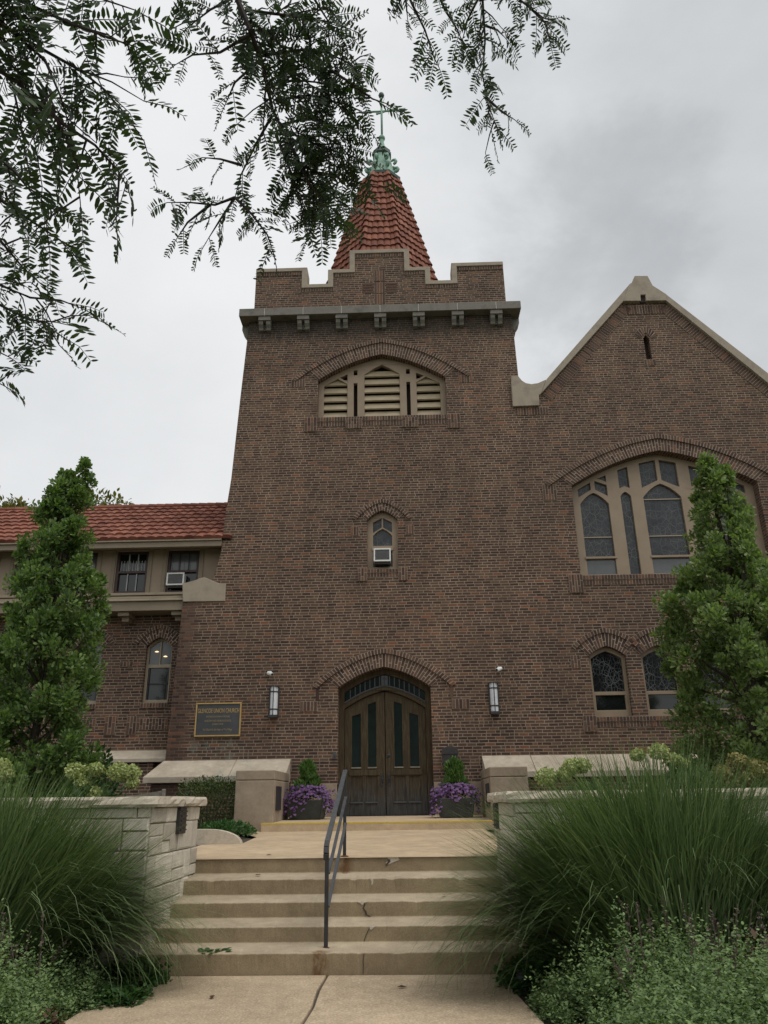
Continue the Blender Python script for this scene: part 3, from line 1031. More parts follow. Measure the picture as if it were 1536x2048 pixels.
def spR(z):
    return 0.55 + (21.2 - z) * 0.246


def hipw(z):                # half width of the front facet
    k = 0.33 + 0.10 * (z - 16.5) / 4.7
    return spR(z) * max(0.30, min(k, 0.43))


def ringpts(z):
    R, h = spR(z), hipw(z)
    return [(-h, -R), (h, -R), (R, -h), (R, h), (h, R), (-h, R), (-R, h), (-R, -h)]


def tile_rows(mb, quad_fn, rows, pitch, amp, lift, mat, per=6):
    """quad_fn(row boundary t) -> (left, right, outward normal); each tile is its own little island"""
    for r in range(rows):
        L0, R0, n0 = quad_fn(r / rows)
        L1, R1, n1_ = quad_fn(min(1.0, (r + 1.12) / rows))
        w0 = (R0 - L0).length
        nt = max(1, int(round(w0 / pitch)))
        for k in range(nt):
            vs, fs = [], []
            for j in range(per + 1):
                u = (k + j / per) / nt
                hgt = amp * (math.sin(j / per * PI) ** 0.7 if j not in (0, per) else 0.0)
                lf = lift + 0.012 * math.sin(k * 12.9 + r * 78.2) * math.sin(k * 3.7 + r * 5.1)
                a = L0.lerp(R0, u) + n0 * (hgt + lf)
                b_ = L1.lerp(R1, u) + n1_ * (hgt * 0.9 + 0.004)
                c_ = L0.lerp(R0, u) - n0 * 0.01
                vs += [a, b_, c_]
            for j in range(per):
                i = j * 3
                fs += [(i, i + 3, i + 4, i + 1), (i + 2, i + 5, i + 3, i)]
            mb.add(vs, fs, mat)


Z0, Z1 = 14.6, 21.2
mb = MB()
NR = 21
for fct in range(8):
    def qf(t_, fct=fct):
        z = Z0 + (Z1 - Z0) * t_
        rp = ringpts(z)
        a, b_ = rp[fct], rp[(fct + 1) % 8]
        A_, B_ = Vector((a[0], YC + a[1], z)), Vector((b_[0], YC + b_[1], z))
        rp2 = ringpts(z - 0.5)
        a2 = Vector((rp2[fct][0], YC + rp2[fct][1], z - 0.5))
        n = (B_ - A_).cross(A_ - a2).normalized()
        if n.dot(Vector((A_.x + B_.x, A_.y + B_.y - 2 * YC, 0))) < 0:
            n = -n
        return A_, B_, n
    if fct in (3, 4, 5):
        rp0, rp1 = ringpts(Z0), ringpts(Z1)
    tile_rows(mb, qf, NR, 0.21, 0.035, 0.055, 'tile_red')
mb.build('spire_roof', church, recalc=False)
mb = MB()
for fct in range(8):
    for r in range(NR):
        za, zb = Z0 + (Z1 - Z0) * r / NR, Z0 + (Z1 - Z0) * (r + 1.15) / NR
        a, b_ = ringpts(za)[fct], ringpts(min(zb, Z1))[fct]
        od = Vector((a[0], a[1], 0)).normalized() * 0.02
        mb.tube([Vector((a[0], YC + a[1], za)) + od * 1.8, Vector((b_[0], YC + b_[1], min(zb, Z1))) + od * 0.4], [0.115, 0.07], 'tile_red', 8)
mb.build_split('hip_tile_row', church, smooth=False)

# ---- copper cupola
cc_ = (0.05, YC, 0)
mb = MB()
ph = PI / 8
mb.lathe(cc_, [(0.60, 21.08), (0.68, 21.12), (0.70, 21.22), (0.62, 21.28), (0.55, 21.30)], 'copper_dark', 8, ph)
mb.lathe(cc_, [(0.58, 21.28), (0.54, 21.38), (0.46, 21.62), (0.39, 21.9), (0.33, 22.2), (0.30, 22.42)], 'copper_green', 8, ph)
mb.lathe(cc_, [(0.30, 22.40), (0.36, 22.44), (0.36, 22.52), (0.33, 22.54), (0.33, 22.64), (0.28, 22.68), (0.17, 22.69)], 'copper_dark', 8, ph)
mb.lathe(cc_, [(0.17, 22.68), (0.13, 22.85), (0.09, 23.1), (0.075, 23.28)], 'copper_green', 8, ph)
mb.lathe(cc_, [(0.075, 23.25), (0.12, 23.30), (0.13, 23.36), (0.10, 23.42), (0.04, 23.46)], 'copper_green', 12)
mb.build('cupola', church)
mb = MB()
for k in range(8):
    an = ph + k * PI / 4
    for rr, zz1 in ((0.52, 21.62), (0.44, 22.02)):
        c0 = Vector((cc_[0] + rr * math.cos(an), cc_[1] + rr * math.sin(an), zz1))
        od = Vector((math.cos(an), math.sin(an), 0))
        pts = [c0 + od * (0.09 * math.sin(a_)) * 1.2 + Vector((0, 0, -0.10 + 0.1 * (1 - math.cos(a_)))) for a_ in (0, 0.8, 1.6, 2.4, 3.2, 4.0)]
        mb.tube(pts, [0.05, 0.055, 0.06, 0.06, 0.05, 0.03], 'copper_green', 6)
mb.build_split('crocket', church, smooth=True)

# ---- weathervane
mb = MB()
vz = 24.66
mb.tube([(0.06, YC, 23.4), (0.06, YC, 25.45)], 0.04, 'copper_green', 8)
mb.lathe((0.06, YC, 25.48), [(0.01, -0.13), (0.09, -0.08), (0.115, 0), (0.09, 0.08), (0.01, 0.13)], 'copper_dark', 12)
mb.lathe((0.06, YC, 24.98), [(0.01, -0.05), (0.06, 0), (0.01, 0.05)], 'copper_dark', 10)
A0, A1 = Vector((-0.62, YC, vz + 0.0)), Vector((0.85, YC, vz + 0.04))
mb.tube([A0, A0.lerp(A1, .4), A1], 0.036, 'copper_green', 8)
mb.plate([(-0.82, vz - 0.02), (-0.50, vz - 0.085), (-0.50, vz + 0.075)], [], YC - 0.012, YC + 0.012, 'copper_dark')
mb.plate([(0.66, vz + 0.03), (0.72, vz + 0.12), (0.96, vz + 0.14), (0.88, vz + 0.04), (0.96, vz - 0.06), (0.72, vz - 0.05)], [], YC - 0.012, YC + 0.012, 'copper_dark')
mb.tube([A1 + Vector((-0.08, 0, 0.0)), A1 + Vector((0.07, 0, 0.01))], 0.05, 'copper_dark', 8)
sc1 = [Vector((-0.1 + 0.05 * math.cos(a_) * (1 - a_ / 9), YC, vz - 0.10 + 0.06 * math.sin(a_) * (1 - a_ / 9))) for a_ in np.linspace(0, 6.5, 18)]
mb.tube(list(reversed(sc1)) + [Vector((0.1, YC, vz - 0.04)), Vector((0.5, YC, vz + 0.12)), Vector((0.72, YC, vz + 0.22))], 0.026, 'copper_green', 6)
sc2 = [Vector((0.34 + 0.09 * math.cos(a_) * (1 - a_ / 10), YC, vz + 0.09 + 0.06 * math.sin(a_) * (1 - a_ / 10))) for a_ in np.linspace(0, 7.5, 20)]
mb.tube(sc2, 0.022, 'copper_green', 6)
mb.build('weathervane', church, smooth=True)


# ---- windows
def brick_surround(parent, O, rings, sill_rows, stops=(), name_arch='brick_arch', k=0.95, sill_blocks=()):
    xc, h, sill, spring, apex = O
    mb = MB()
    arch_rings(mb, xc, h, spring, apex, rings, k=k, seed=int(sill * 10))
    for (xa, xb, za, zb) in stops:
        soldier_row(mb, xa, xb, za, zb, 0.02, split=(zb - za) > 0.3)
    mb.build(name_arch, parent)
    mb = MB()
    for (xa, xb, za, zb, pr) in sill_rows:
        soldier_row(mb, xa, xb, za, zb, pr)
    for (xa, xb, za, zb) in sill_blocks:
        soldier_row(mb, xa, xb, za, zb, 0.045, split=True)
    mb.build_split('brick_sill', parent)


# belfry louvre
mb = MB()
xc, h, sill, spring, apex = LOUV


def under(x, O, drop):
    xc_, h_, _, sp_, ap_ = O
    t_ = min(abs(x - xc_) / h_, 1.0)
    return sp_ + (ap_ - sp_) * g_arch(t_) - drop


def arch_top(xa, xb, O, drop, n=8):
    return [(xb + (xa - xb) * i / n, under(xb + (xa - xb) * i / n, O, drop)) for i in range(n + 1)]


fr = opening(xc, h, sill, spring, apex, grow=0.02)
hl = []
c0, c1 = xc - 0.47, xc + 0.48
ctr = [(c0, sill + 0.10), (c1, sill + 0.10), (c1, 11.30), (xc + 0.2, 11.50), (xc, 11.60), (xc - 0.2, 11.50), (c0, 11.30)]
hl.append(ctr)
for s_ in (-1, 1):
    xo, xi = xc + s_ * 1.56, xc + s_ * 0.93
    a, b_ = min(xo, xi), max(xo, xi)
    hl.append([(a, sill + 0.10), (b_, sill + 0.10)] + arch_top(a, b_, LOUV, 0.17))
    a, b_ = sorted((xc + s_ * 0.66, xc + s_ * 0.76))
    hl.append([(a, sill + 0.10), (b_, sill + 0.10), (b_, 11.05), (a, 11.05)])
    hl.append([(a, 11.30), (b_, 11.30), (b_, 11.45), (a, 11.45)])
mb.plate(fr, hl, 0.20, 0.34, 'tan_paint')
for s_ in (-1, 1):                      # little raking braces in the side lights
    for q in (-1, 1):
        a = Vector((xc + s_ * 1.245 + 0.0, 11.27))
        e = Vector((xc + s_ * (1.245 + q * 0.32), 11.06))
        n = Vector((0, 0.035))
        mb.plate([tuple(a - n), tuple(a + n), tuple(e + n), tuple(e - n)], [], 0.197, 0.30, 'tan_paint')
louv = mb.build('louvre_window', church, bevel=0.008)
mb = MB()
for a, b_, n, ztop in ((xc - 1.56, xc - 0.93, 5, 0), (xc - 0.47, xc + 0.48, 6, 0), (xc + 0.93, xc + 1.56, 5, 0)):
    for i in range(n):
        zb = sill + 0.12 + i * 0.247
        # tilted board with a nosing: bottom edge outwards
        mb.hexa([(a, 0.212, zb - 0.02), (b_, 0.212, zb - 0.02), (b_, 0.245, zb - 0.045), (a, 0.245, zb - 0.045),
                 (a, 0.29, zb + 0.165), (b_, 0.29, zb + 0.165), (b_, 0.32, zb + 0.15), (a, 0.32, zb + 0.15)], 'slat_paint')
mb.build_split('slat', louv)
mb = MB()
mb.plate(opening(xc, h, sill, spring, apex, grow=0.03), [], 0.45, 0.47, 'void')
mb.build('louvre_backing', louv)
brick_surround(louv, LOUV, [(0.0, 0.36, 0.016, True, 1.0), (0.36, 0.47, 0.045, False, 1.17)],
               [(-1.66, 1.72, 9.80, 9.925, 0.03), (-1.66, 1.72, 9.66, 9.797, 0.012)],
               stops=((-2.38, -2.02, 10.86, 11.08), (2.08, 2.44, 10.86, 11.08), (-2.10, -2.02, 11.085, 11.35), (2.08, 2.16, 11.085, 11.35)),
               sill_blocks=((-2.0, -1.68, 9.52, 9.93), (1.74, 2.06, 9.52, 9.93), (-0.92, -0.50, 9.58, 9.86), (0.56, 0.96, 9.58, 9.86)))

# small stair window
mb = MB()
xc, h, sill, spring, apex = SMALL
hl = [pointed(xc, 0.235, 6.40, 6.66, 6.84),
      [(xc - 0.235, 6.74)] + [(xc - 0.02, 6.88)] + [(xc - 0.02, under(xc - 0.02, SMALL, 0.15)), (xc - 0.235, under(xc - 0.235, SMALL, 0.15))],
      [(xc + 0.02, 6.88)] + [(xc + 0.235, 6.74)] + [(xc + 0.235, under(xc + 0.235, SMALL, 0.15)), (xc + 0.02, under(xc + 0.02, SMALL, 0.15))],
      [(xc - 0.235, 5.86), (xc + 0.235, 5.86), (xc + 0.235, 6.30), (xc - 0.235, 6.30)]]
mb.plate(opening(xc, h, sill, spring, apex, grow=0.02), hl, 0.13, 0.23, 'tan_paint')
w = mb.build('window', church, bevel=0.006)
mb = MB()
mb.plate(opening(xc, h - 0.06, sill + 0.02, spring, apex - 0.06), [], 0.19, 0.20, 'glass_stained')
mb.build('pane', w)
mb = MB()
mb.box(-0.27, 0.27, 0.10, 0.185, 6.27, 6.36, 'tan_paint')
mb.build('transom_bar', w, bevel=0.005)
brick_surround(w, SMALL, [(0.0, 0.205, 0.016, True, 1.0), (0.205, 0.305, 0.04, False, 1.22)],
               [(-0.37, 0.37, 5.67, 5.765, 0.03), (-0.37, 0.37, 5.565, 5.667, 0.012)],
               stops=((-0.78, -0.58, 6.65, 6.87), (0.58, 0.78, 6.65, 6.87)), k=0.9,
               sill_blocks=((-0.60, -0.38, 5.47, 5.79), (0.38, 0.60, 5.47, 5.79)))
mb = MB()
mb.plate(slit, [], 0.20, 0.21, 'void')
w = mb.build('slit_window', church)
mb = MB()
arch_rings(mb, 7.175, 0.13, 12.06, 12.24, [(0.0, 0.22, 0.016, False, 1.0)], k=0.6)
soldier_row(mb, 7.02, 7.33, 11.25, 11.41, 0.02)
mb.build_split('brick_surround', w)

# great nave window with tracery
xc, h, sill, spring, apex = BIGW
hl, bars = [], []


def mir(L):
    return [(2 * xc - x, z) for x, z in reversed(L)]


sideL = pointed(xc - 1.71, 0.355, sill + 0.53, 7.43, 7.73)
hl.append(sideL)
hl.append([(xc - 2.065, sill + 0.08), (xc - 1.355, sill + 0.08), (xc - 1.355, sill + 0.47), (xc - 2.065, sill + 0.47)])
hl.append(pointed(xc - 0.905, 0.13, sill + 0.05, 7.62, 7.74))
hl.append([(xc - 1.035, 7.84), (xc - 0.905, 7.90), (xc - 0.775, 7.84)] + arch_top(xc - 1.035, xc - 0.775, BIGW, 0.13, 3))
hl.append([(xc - 2.09, 7.62), (xc - 1.76, 7.82)] + arch_top(xc - 2.09, xc - 1.76, BIGW, 0.13, 3))
hl.append([(xc - 1.65, 7.82), (xc - 1.35, 7.64), (xc - 1.35, 7.94), (xc - 1.65, 8.06)])
hl.append([(xc - 1.58, 8.13), (xc - 1.35, 8.03), (xc - 1.35, under(xc - 1.35, BIGW, 0.13)), (xc - 1.52, under(xc - 1.52, BIGW, 0.13))])
hl.append([(xc - 0.47, 7.84), (xc - 0.05, 8.04)] + arch_top(xc - 0.47, xc - 0.05, BIGW, 0.13, 3))
hl += [mir(L) for L in hl]
cen = pointed(xc, 0.47, sill + 0.53, 7.58, 7.94)
hl.append(cen)
hl.append([(xc - 0.47, sill + 0.08), (xc + 0.47, sill + 0.08), (xc + 0.47, sill + 0.47), (xc - 0.47, sill + 0.47)])
mb = MB()
mb.plate(opening(xc, h, sill, spring, apex, grow=0.02), hl, 0.26, 0.38, 'tan_paint')
nw = mb.build('nave_window', church, bevel=0.012)
mb = MB()
mb.plate(opening(xc, h - 0.03, sill + 0.03, spring, apex - 0.03), [], 0.33, 0.34, 'glass_stained')
mb.build('pane', nw)
mb = MB()
for q in (xc - 1.70, xc + 1.70):
    mb.box(q - 0.36, q + 0.36, 0.322, 0.332, sill + 0.08, sill + 0.47, 'glass_clear')
mb.box(xc - 0.465, xc + 0.465, 0.322, 0.332, sill + 0.08, sill + 0.47, 'glass_clear')
mb.build_split('vent_pane', nw)
mb = MB()
for q, hw in ((xc - 1.70, 0.37), (xc, 0.475), (xc + 1.70, 0.37)):
    mb.box(q - hw, q + hw, 0.30, 0.326, sill + 1.035, sill + 1.06, 'window_cream')
    mb.box(q - hw - 0.02, q + hw + 0.02, 0.235, 0.30, sill + 0.48, sill + 0.53, 'tan_paint')
mb.box(xc - 0.475, xc + 0.475, 0.30, 0.326, 7.52, 7.545, 'window_cream')
mb.build_split('saddle_bar', nw)
brick_surround(nw, BIGW, [(0.0, 0.33, 0.016, True, 1.0), (0.33, 0.46, 0.05, False, 1.12)],
               [(xc - 2.27, xc + 2.27, 5.39, 5.50, 0.03), (xc - 2.27, xc + 2.27, 5.26, 5.387, 0.012)],
               stops=((4.02, 4.36, 7.46, 7.88), (9.74, 10.08, 7.46, 7.88)),
               sill_blocks=((4.44, 4.77, 5.08, 5.52), (9.33, 9.66, 5.08, 5.52)), k=0.85)

# four low leaded windows of the nave
for i, L in enumerate(LOWS):
    xc, h, sill, spring, apex = L
    hl = [[(xc - h + 0.07, sill + 0.56), (xc + h - 0.07, sill + 0.56)] + arch_top(xc - h + 0.07, xc + h - 0.07, L, 0.10),
          [(xc - h + 0.09, sill + 0.15), (xc + h - 0.09, sill + 0.15), (xc + h - 0.09, sill + 0.48), (xc - h + 0.09, sill + 0.48)]]
    mb = MB()
    mb.plate(opening(xc, h, sill, spring, apex, grow=0.02), hl, 0.12, 0.22, 'tan_paint')
    w = mb.build('low_window', church, bevel=0.008)
    mb = MB()
    mb.plate(opening(xc, h - 0.04, sill + 0.50, spring, apex - 0.04), [], 0.18, 0.19, 'glass_leaded')
    mb.build('pane', w)
    mb = MB()
    mb.box(xc - h + 0.08, xc + h - 0.08, 0.175, 0.185, sill + 0.14, sill + 0.49, 'glass_dark')
    mb.build_split('vent_pane', w)
    brick_surround(w, L, [(0.0, 0.31, 0.016, True, 0.98), (0.31, 0.425, 0.04, False, 1.10)], [],
                   stops=((4.30, 4.52, 3.30, 3.60),) if i == 0 else (), k=1.0)
mb = MB()
soldier_row(mb, 4.74, 9.15, 2.11, 2.215, 0.035)
soldier_row(mb, 4.74, 9.15, 1.985, 2.105, 0.015)
soldier_row(mb, 4.44, 4.735, 1.90, 2.24, 0.045, split=True)
mb.build('window_sill_course', church)

# ---- doorway
xc, h, _, spring, apex = DOOR
DY = 0.24
mb = MB()
fo = [(xc - h - 0.02, 0.2), (xc + h + 0.02, 0.2)] + list(reversed(arch_curve(xc, h + 0.02, spring + 0.01, apex + 0.02)))
hi_l = [(-0.93, 0.205), (0.93, 0.205)] + list(reversed(arch_curve(0, 0.93, 2.50, 2.90)))
tr_in = [(-0.93, 2.64)] + [(x, z) for x, z in arch_curve(0, 0.93, 2.64, 3.02) if x > -0.929] + [(x, z) for x, z in reversed(arch_curve(0, 0.93, 2.86, 3.27))]
mb.plate([fo[0], (-0.93, 0.2)] + [(x, z) for x, z in arch_curve(0, 0.93, 2.50, 2.90)] + [(0.93, 0.2), fo[1]] + fo[2:], [tr_in], DY, DY + 0.14, 'door_wood')
dfr = mb.build('door_frame', church, bevel=0.012)
mb = MB()
mb.plate(tr_in, [], DY + 0.07, DY + 0.08, 'glass_door')
mb.build('transom_pane', dfr)
mb = MB()
for x in np.linspace(-0.80, 0.80, 15):
    if abs(x) < 0.03:
        continue
    t_ = abs(x) / 0.93
    za, zb = 2.64 + 0.38 * g_arch(t_), 2.86 + 0.41 * g_arch(t_)
    mb.box(x - 0.009, x + 0.009, DY + 0.055, DY + 0.075, za, zb, 'grey_iron')
cur = [Vector((x, DY - 0.005, z)) for x, z in arch_curve(0, 0.93, 2.635, 3.015)]
mb.tube(cur, 0.02, 'grey_iron', 6)
mb.build('leading', dfr)
mb = MB()
mb.box(-0.075, 0.075, DY + 0.03, DY + 0.068, 3.035, 3.25, 'grey_iron')
mb.box(-0.015, 0.015, DY + 0.02, DY + 0.035, 3.05, 3.235, 'black_iron')
mb.box(-0.05, 0.05, DY + 0.021, DY + 0.036, 3.16, 3.19, 'black_iron')
mb.build('transom_cross', dfr)
for s_ in (-1, 1):
    xa, xb = (-0.925, -0.008) if s_ < 0 else (0.008, 0.925)
    ol = [(xa, 0.215), (xb, 0.215)]
    n = 12
    ol += [(xb + (xa - xb) * i / n, 2.49 + 0.40 * g_arch(abs(xb + (xa - xb) * i / n) / 0.93)) for i in range(n + 1)]
    gh = []
    for a, b_ in ((0.21, 0.39), (0.56, 0.76)):
        x0, x1 = (a, b_) if s_ > 0 else (-b_, -a)
        zt = 2.66 if a < 0.4 else 2.40
        gh.append([(x0, 1.23), (x1, 1.23), (x1, zt - (0.06 if x1 > 0 else 0)), (x0, zt - (0.06 if x0 < 0 else 0))])
    ph_ = [[(x0, 0.50), (x1, 0.50), (x1, 1.03), (x0, 1.03)] for x0, x1 in [((0.19, 0.44) if s_ > 0 else (-0.44, -0.19)), ((0.52, 0.78) if s_ > 0 else (-0.78, -0.52))]]
    mb = MB()
    mb.plate(ol, gh + ph_, DY + 0.06, DY + 0.12, 'door_wood')
    for q in ph_:                          # recessed panels
        mb.plate([(q[0][0] - .01, q[0][1] - .01), (q[1][0] + .01, q[1][1] - .01), (q[2][0] + .01, q[2][1] + .01), (q[3][0] - .01, q[3][1] + .01)], [], DY + 0.083, DY + 0.10, 'door_wood')
    mid = s_ * 0.46
    mb.box(min(s_ * 0.12, s_ * 0.83), max(s_ * 0.12, s_ * 0.83), DY + 0.045, DY + 0.062, 1.05, 1.17, 'door_wood')
    d = mb.build('door', church, bevel=0.006)
    mb = MB()
    for q in gh:
        mb.plate([(q[0][0] - .01, q[0][1] - .01), (q[1][0] + .01, q[1][1] - .01), (q[2][0] + .01, q[2][1] + .02), (q[3][0] - .01, q[3][1] + .02)], [], DY + 0.09, DY + 0.10, 'glass_door')
    mb.build_split('glass', d)
    mb = MB()
    for q in gh + ph_:
        mb.box(q[0][0] - 0.012, q[1][0] + 0.012, DY + 0.035, DY + 0.061, q[0][1] - 0.03, q[0][1] - 0.004, 'grey_iron' if q in ph_ else 'bench_wood')
    mb.build_split('panel_moulding', d)
    mb = MB()
    hx = s_ * 0.075
    mb.box(hx - 0.025, hx + 0.025, DY + 0.048, DY + 0.06, 0.83, 1.10, 'black_iron')
    mb.tube([(hx, DY + 0.045, 0.89), (hx, DY - 0.01, 0.91), (hx, DY - 0.02, 0.97), (hx, DY - 0.01, 1.03), (hx, DY + 0.045, 1.05)], 0.011, 'black_iron', 6)
    if s_ > 0:
        mb.lathe((hx, DY + 0.05, 1.47), [(0.01, -0.03), (0.03, 0), (0.01, 0.03)], 'black_iron', 10)
        mb.box(hx - 0.05, hx + 0.05, DY + 0.05, DY + 0.062, 1.44, 1.5, 'black_iron')
    mb.build_split('handle', d)
mb = MB()
mb.box(-1.03, 1.03, DY - 0.08, DY + 0.3, 0.19, 0.212, 'black_iron')
mb.build('threshold', dfr)
mb = MB()
arch_rings(mb, xc, h, spring, apex, [(0.0, 0.31, 0.016, True, 1.0), (0.31, 0.425, 0.05, False, 1.20)], k=0.85, seed=3)
for s_ in (-1, 1):
    a, b_ = sorted((s_ * 1.53, s_ * 1.93))
    soldier_row(mb, a, b_, 2.44, 2.66, 0.022)
    a, b_ = sorted((s_ * 1.50, s_ * 1.565))
    mb.box(a, b_, -0.012, 0.01, 2.67, 3.02, 'brick_unit')
mb.build('brick_arch', dfr)

# ---- gable stones
co_l = xz([(1092, 762), (1258, 572), (1244, 607), (1082, 789)])
co_r = xz([(1331, 594), (1536, 753), (1536, 772), (1331, 606)])
extr = lambda a, b_, x: (x, a[1] + (b_[1] - a[1]) * (x - a[0]) / (b_[0] - a[0]))
mb = MB()
for k in range(5):                      # raking coping in lengths with pale joints
    f0, f1 = k / 5, (k + 1) / 5
    A_ = [Vector(co_l[0]).lerp(Vector(co_l[1]), f) for f in (f0, f1)]
    B_ = [Vector(co_l[3]).lerp(Vector(co_l[2]), f) for f in (f0, f1)]
    d = (A_[1] - A_[0]).normalized() * 0.008
    mb.plate([tuple(A_[0] + d), tuple(A_[1] - d), tuple(B_[1] - d), tuple(B_[0] + d)], [], -0.10, 0.55, 'limestone_trim')
    mb.plate([tuple(A_[1] - d), tuple(A_[1] + d), tuple(B_[1] + d), tuple(B_[1] - d)], [], -0.095, 0.5, 'white_joint')
ro1, ri1 = extr(co_r[0], co_r[1], nave_r + 0.1), extr(co_r[3], co_r[2], nave_r + 0.1)
for k in range(5):
    f0, f1 = k / 5, (k + 1) / 5
    A_ = [Vector(co_r[0]).lerp(Vector(ro1), f) for f in (f0, f1)]
    B_ = [Vector(co_r[3]).lerp(Vector(ri1), f) for f in (f0, f1)]
    d = (A_[1] - A_[0]).normalized() * 0.008
    mb.plate([tuple(A_[0] + d), tuple(A_[1] - d), tuple(B_[1] - d), tuple(B_[0] + d)], [], -0.10, 0.55, 'limestone_trim')
    mb.plate([tuple(A_[0] - d), tuple(A_[0] + d), tuple(B_[0] + d), tuple(B_[0] - d)], [], -0.095, 0.5, 'white_joint')
mb.build_split('gable_coping', church)
apx = xz([(1244, 607), (1258, 572), (1261, 571), (1267, 557), (1293, 557), (1303, 576), (1331, 594), (1330, 606), (1289.5, 606.5), (1288.5, 594.5), (1278.5, 595), (1279.5, 607)])
mb = MB()
mb.plate(apx, [], -0.12, 0.5, 'limestone_trim')
mb.box(at(1278, 600, 0).x - 0.0, at(1290, 600, 0).x, -0.05, 0.3, at(1284, 607, 0).z, at(1284, 594, 0).z, 'void')
mb.build('apex_stone', church, bevel=0.012)
kn = xz([(1020.8, 755.6), (1035.5, 754.5), (1038.5, 758.5), (1043, 764), (1051, 769), (1062, 771), (1075, 769), (1084, 765), (1092, 761.5), (1082, 789.5), (1077, 793), (1078, 813.5), (1025, 815.6)])
mb = MB()
mb.plate(kn, [], -0.085, 0.5, 'limestone_trim')
mb.build('kneeler_stone', church, bevel=0.012)
mb = MB()
slope_row(mb, xz([(1086, 790)])[0], xz([(1247, 609)])[0], 0.26, 0.02)
slope_row(mb, xz([(1331, 608)])[0], extr(co_r[3], co_r[2], nave_r), 0.26, 0.02)
mbx = xz([(1245, 611), (1331, 611)])
soldier_row(mb, mbx[0][0], mbx[1][0], mbx[0][1] - 0.30, mbx[0][1] - 0.03, 0.02)
soldier_row(mb, 3.50, 4.36, 9.85, 10.06, 0.02)
mb.build_split('gable_brick_border', church)

# ---- stone scroll on the left buttress
scr = xz([(366, 1204), (365.5, 1167), (372, 1166), (393, 1160.5), (400, 1157), (408, 1155.2), (417, 1158), (430, 1164), (441, 1167.5), (452, 1167.5), (450.5, 1203)])
mb = MB()
mb.plate(scr, [], -0.035, 0.42, 'limestone_trim')
mb.build('buttress_cap', church, bevel=0.012)
mb = MB()
mb.box(-4.92, -4.60, 0.425, 0.62, -0.3, 5.03, 'brick_wall')
mb.build('buttress_return', church)

# ---- sloped water-table stones along the foot of the wall
mb = MB()


def table(x0, x1, y_front, ztop, zlip, drop, over0=0.0, over1=0.0):
    vs = [(x0, -0.002, ztop), (x1, -0.002, ztop), (x1 + over1, y_front, zlip), (x0 - over0, y_front, zlip),
          (x0, -0.002, ztop - 0.5), (x1, -0.002, ztop - 0.5), (x1 + over1, y_front, zlip - drop), (x0 - over0, y_front, zlip - drop)]
    mb.hexa(vs, 'stone_table')


table(-4.95, -3.32, -0.72, 1.41, 1.045, 0.12, 0.2, 0.0)
table(-3.31, -2.10, -0.72, 1.415, 1.05, 0.12)
table(2.14, 3.2, -0.72, 1.42, 1.06, 0.12)
table(3.21, 6.2, -0.72, 1.415, 1.055, 0.12)
table(6.21, 10.7, -0.72, 1.415, 1.055, 0.12)
mb.build_split('water_table', church, bevel=0.008)
mb = MB()
mb.box(-5.0, -2.12, -0.60, -0.003, -0.3, 0.915, 'brick_wall')
mb.box(2.16, 10.6, -0.60, -0.003, -0.3, 0.925, 'brick_wall')
mb.build_split('plinth_wall', church)
mb = MB()
mb.box(-2.09, -1.06, -0.03, 0.24, 0.16, 0.885, 'stone_pier')
mb.box(1.06, 2.13, -0.03, 0.24, 0.16, 0.885, 'stone_pier')
mb.build_split('stone_base', church, bevel=0.01)

# ---- low west wing
WY = 0.6
WL = -14.5
WLOW = [(-5.485 - 1.72 * k, 0.32, 2.76, 4.10, 4.32) for k in range(5)]
mb = MB()
mb.plate([(WL, -0.3), (-4.0, -0.3), (-4.0, 5.4), (WL, 5.4)], [opening(*L) for L in WLOW], WY, WY + 0.4, 'brick_wall')
mb.build('wing_wall', church)
UPW = [(-5.055 - 1.305 * k) for k in range(7)]
uh = [[(x - 0.40, 5.44), (x + 0.40, 5.44), (x + 0.40, 6.53), (x - 0.40, 6.53)] for x in UPW]
mb = MB()
mb.plate([(WL, 5.402), (-3.85, 5.402), (-3.85, 6.72), (WL, 6.72)], uh, WY - 0.06, WY + 0.3, 'stucco_tan')
for x in UPW:
    for q in (-1, 1):
        mb.box(x + q * 0.47 - 0.045, x + q * 0.47 + 0.045, WY - 0.085, WY - 0.055, 5.42, 6.6, 'fascia_tan')
mb.box(WL, -3.9, WY - 0.10, WY - 0.062, 6.54, 6.64, 'fascia_tan')
mb.build('wing_upper_wall', church, bevel=0.004)
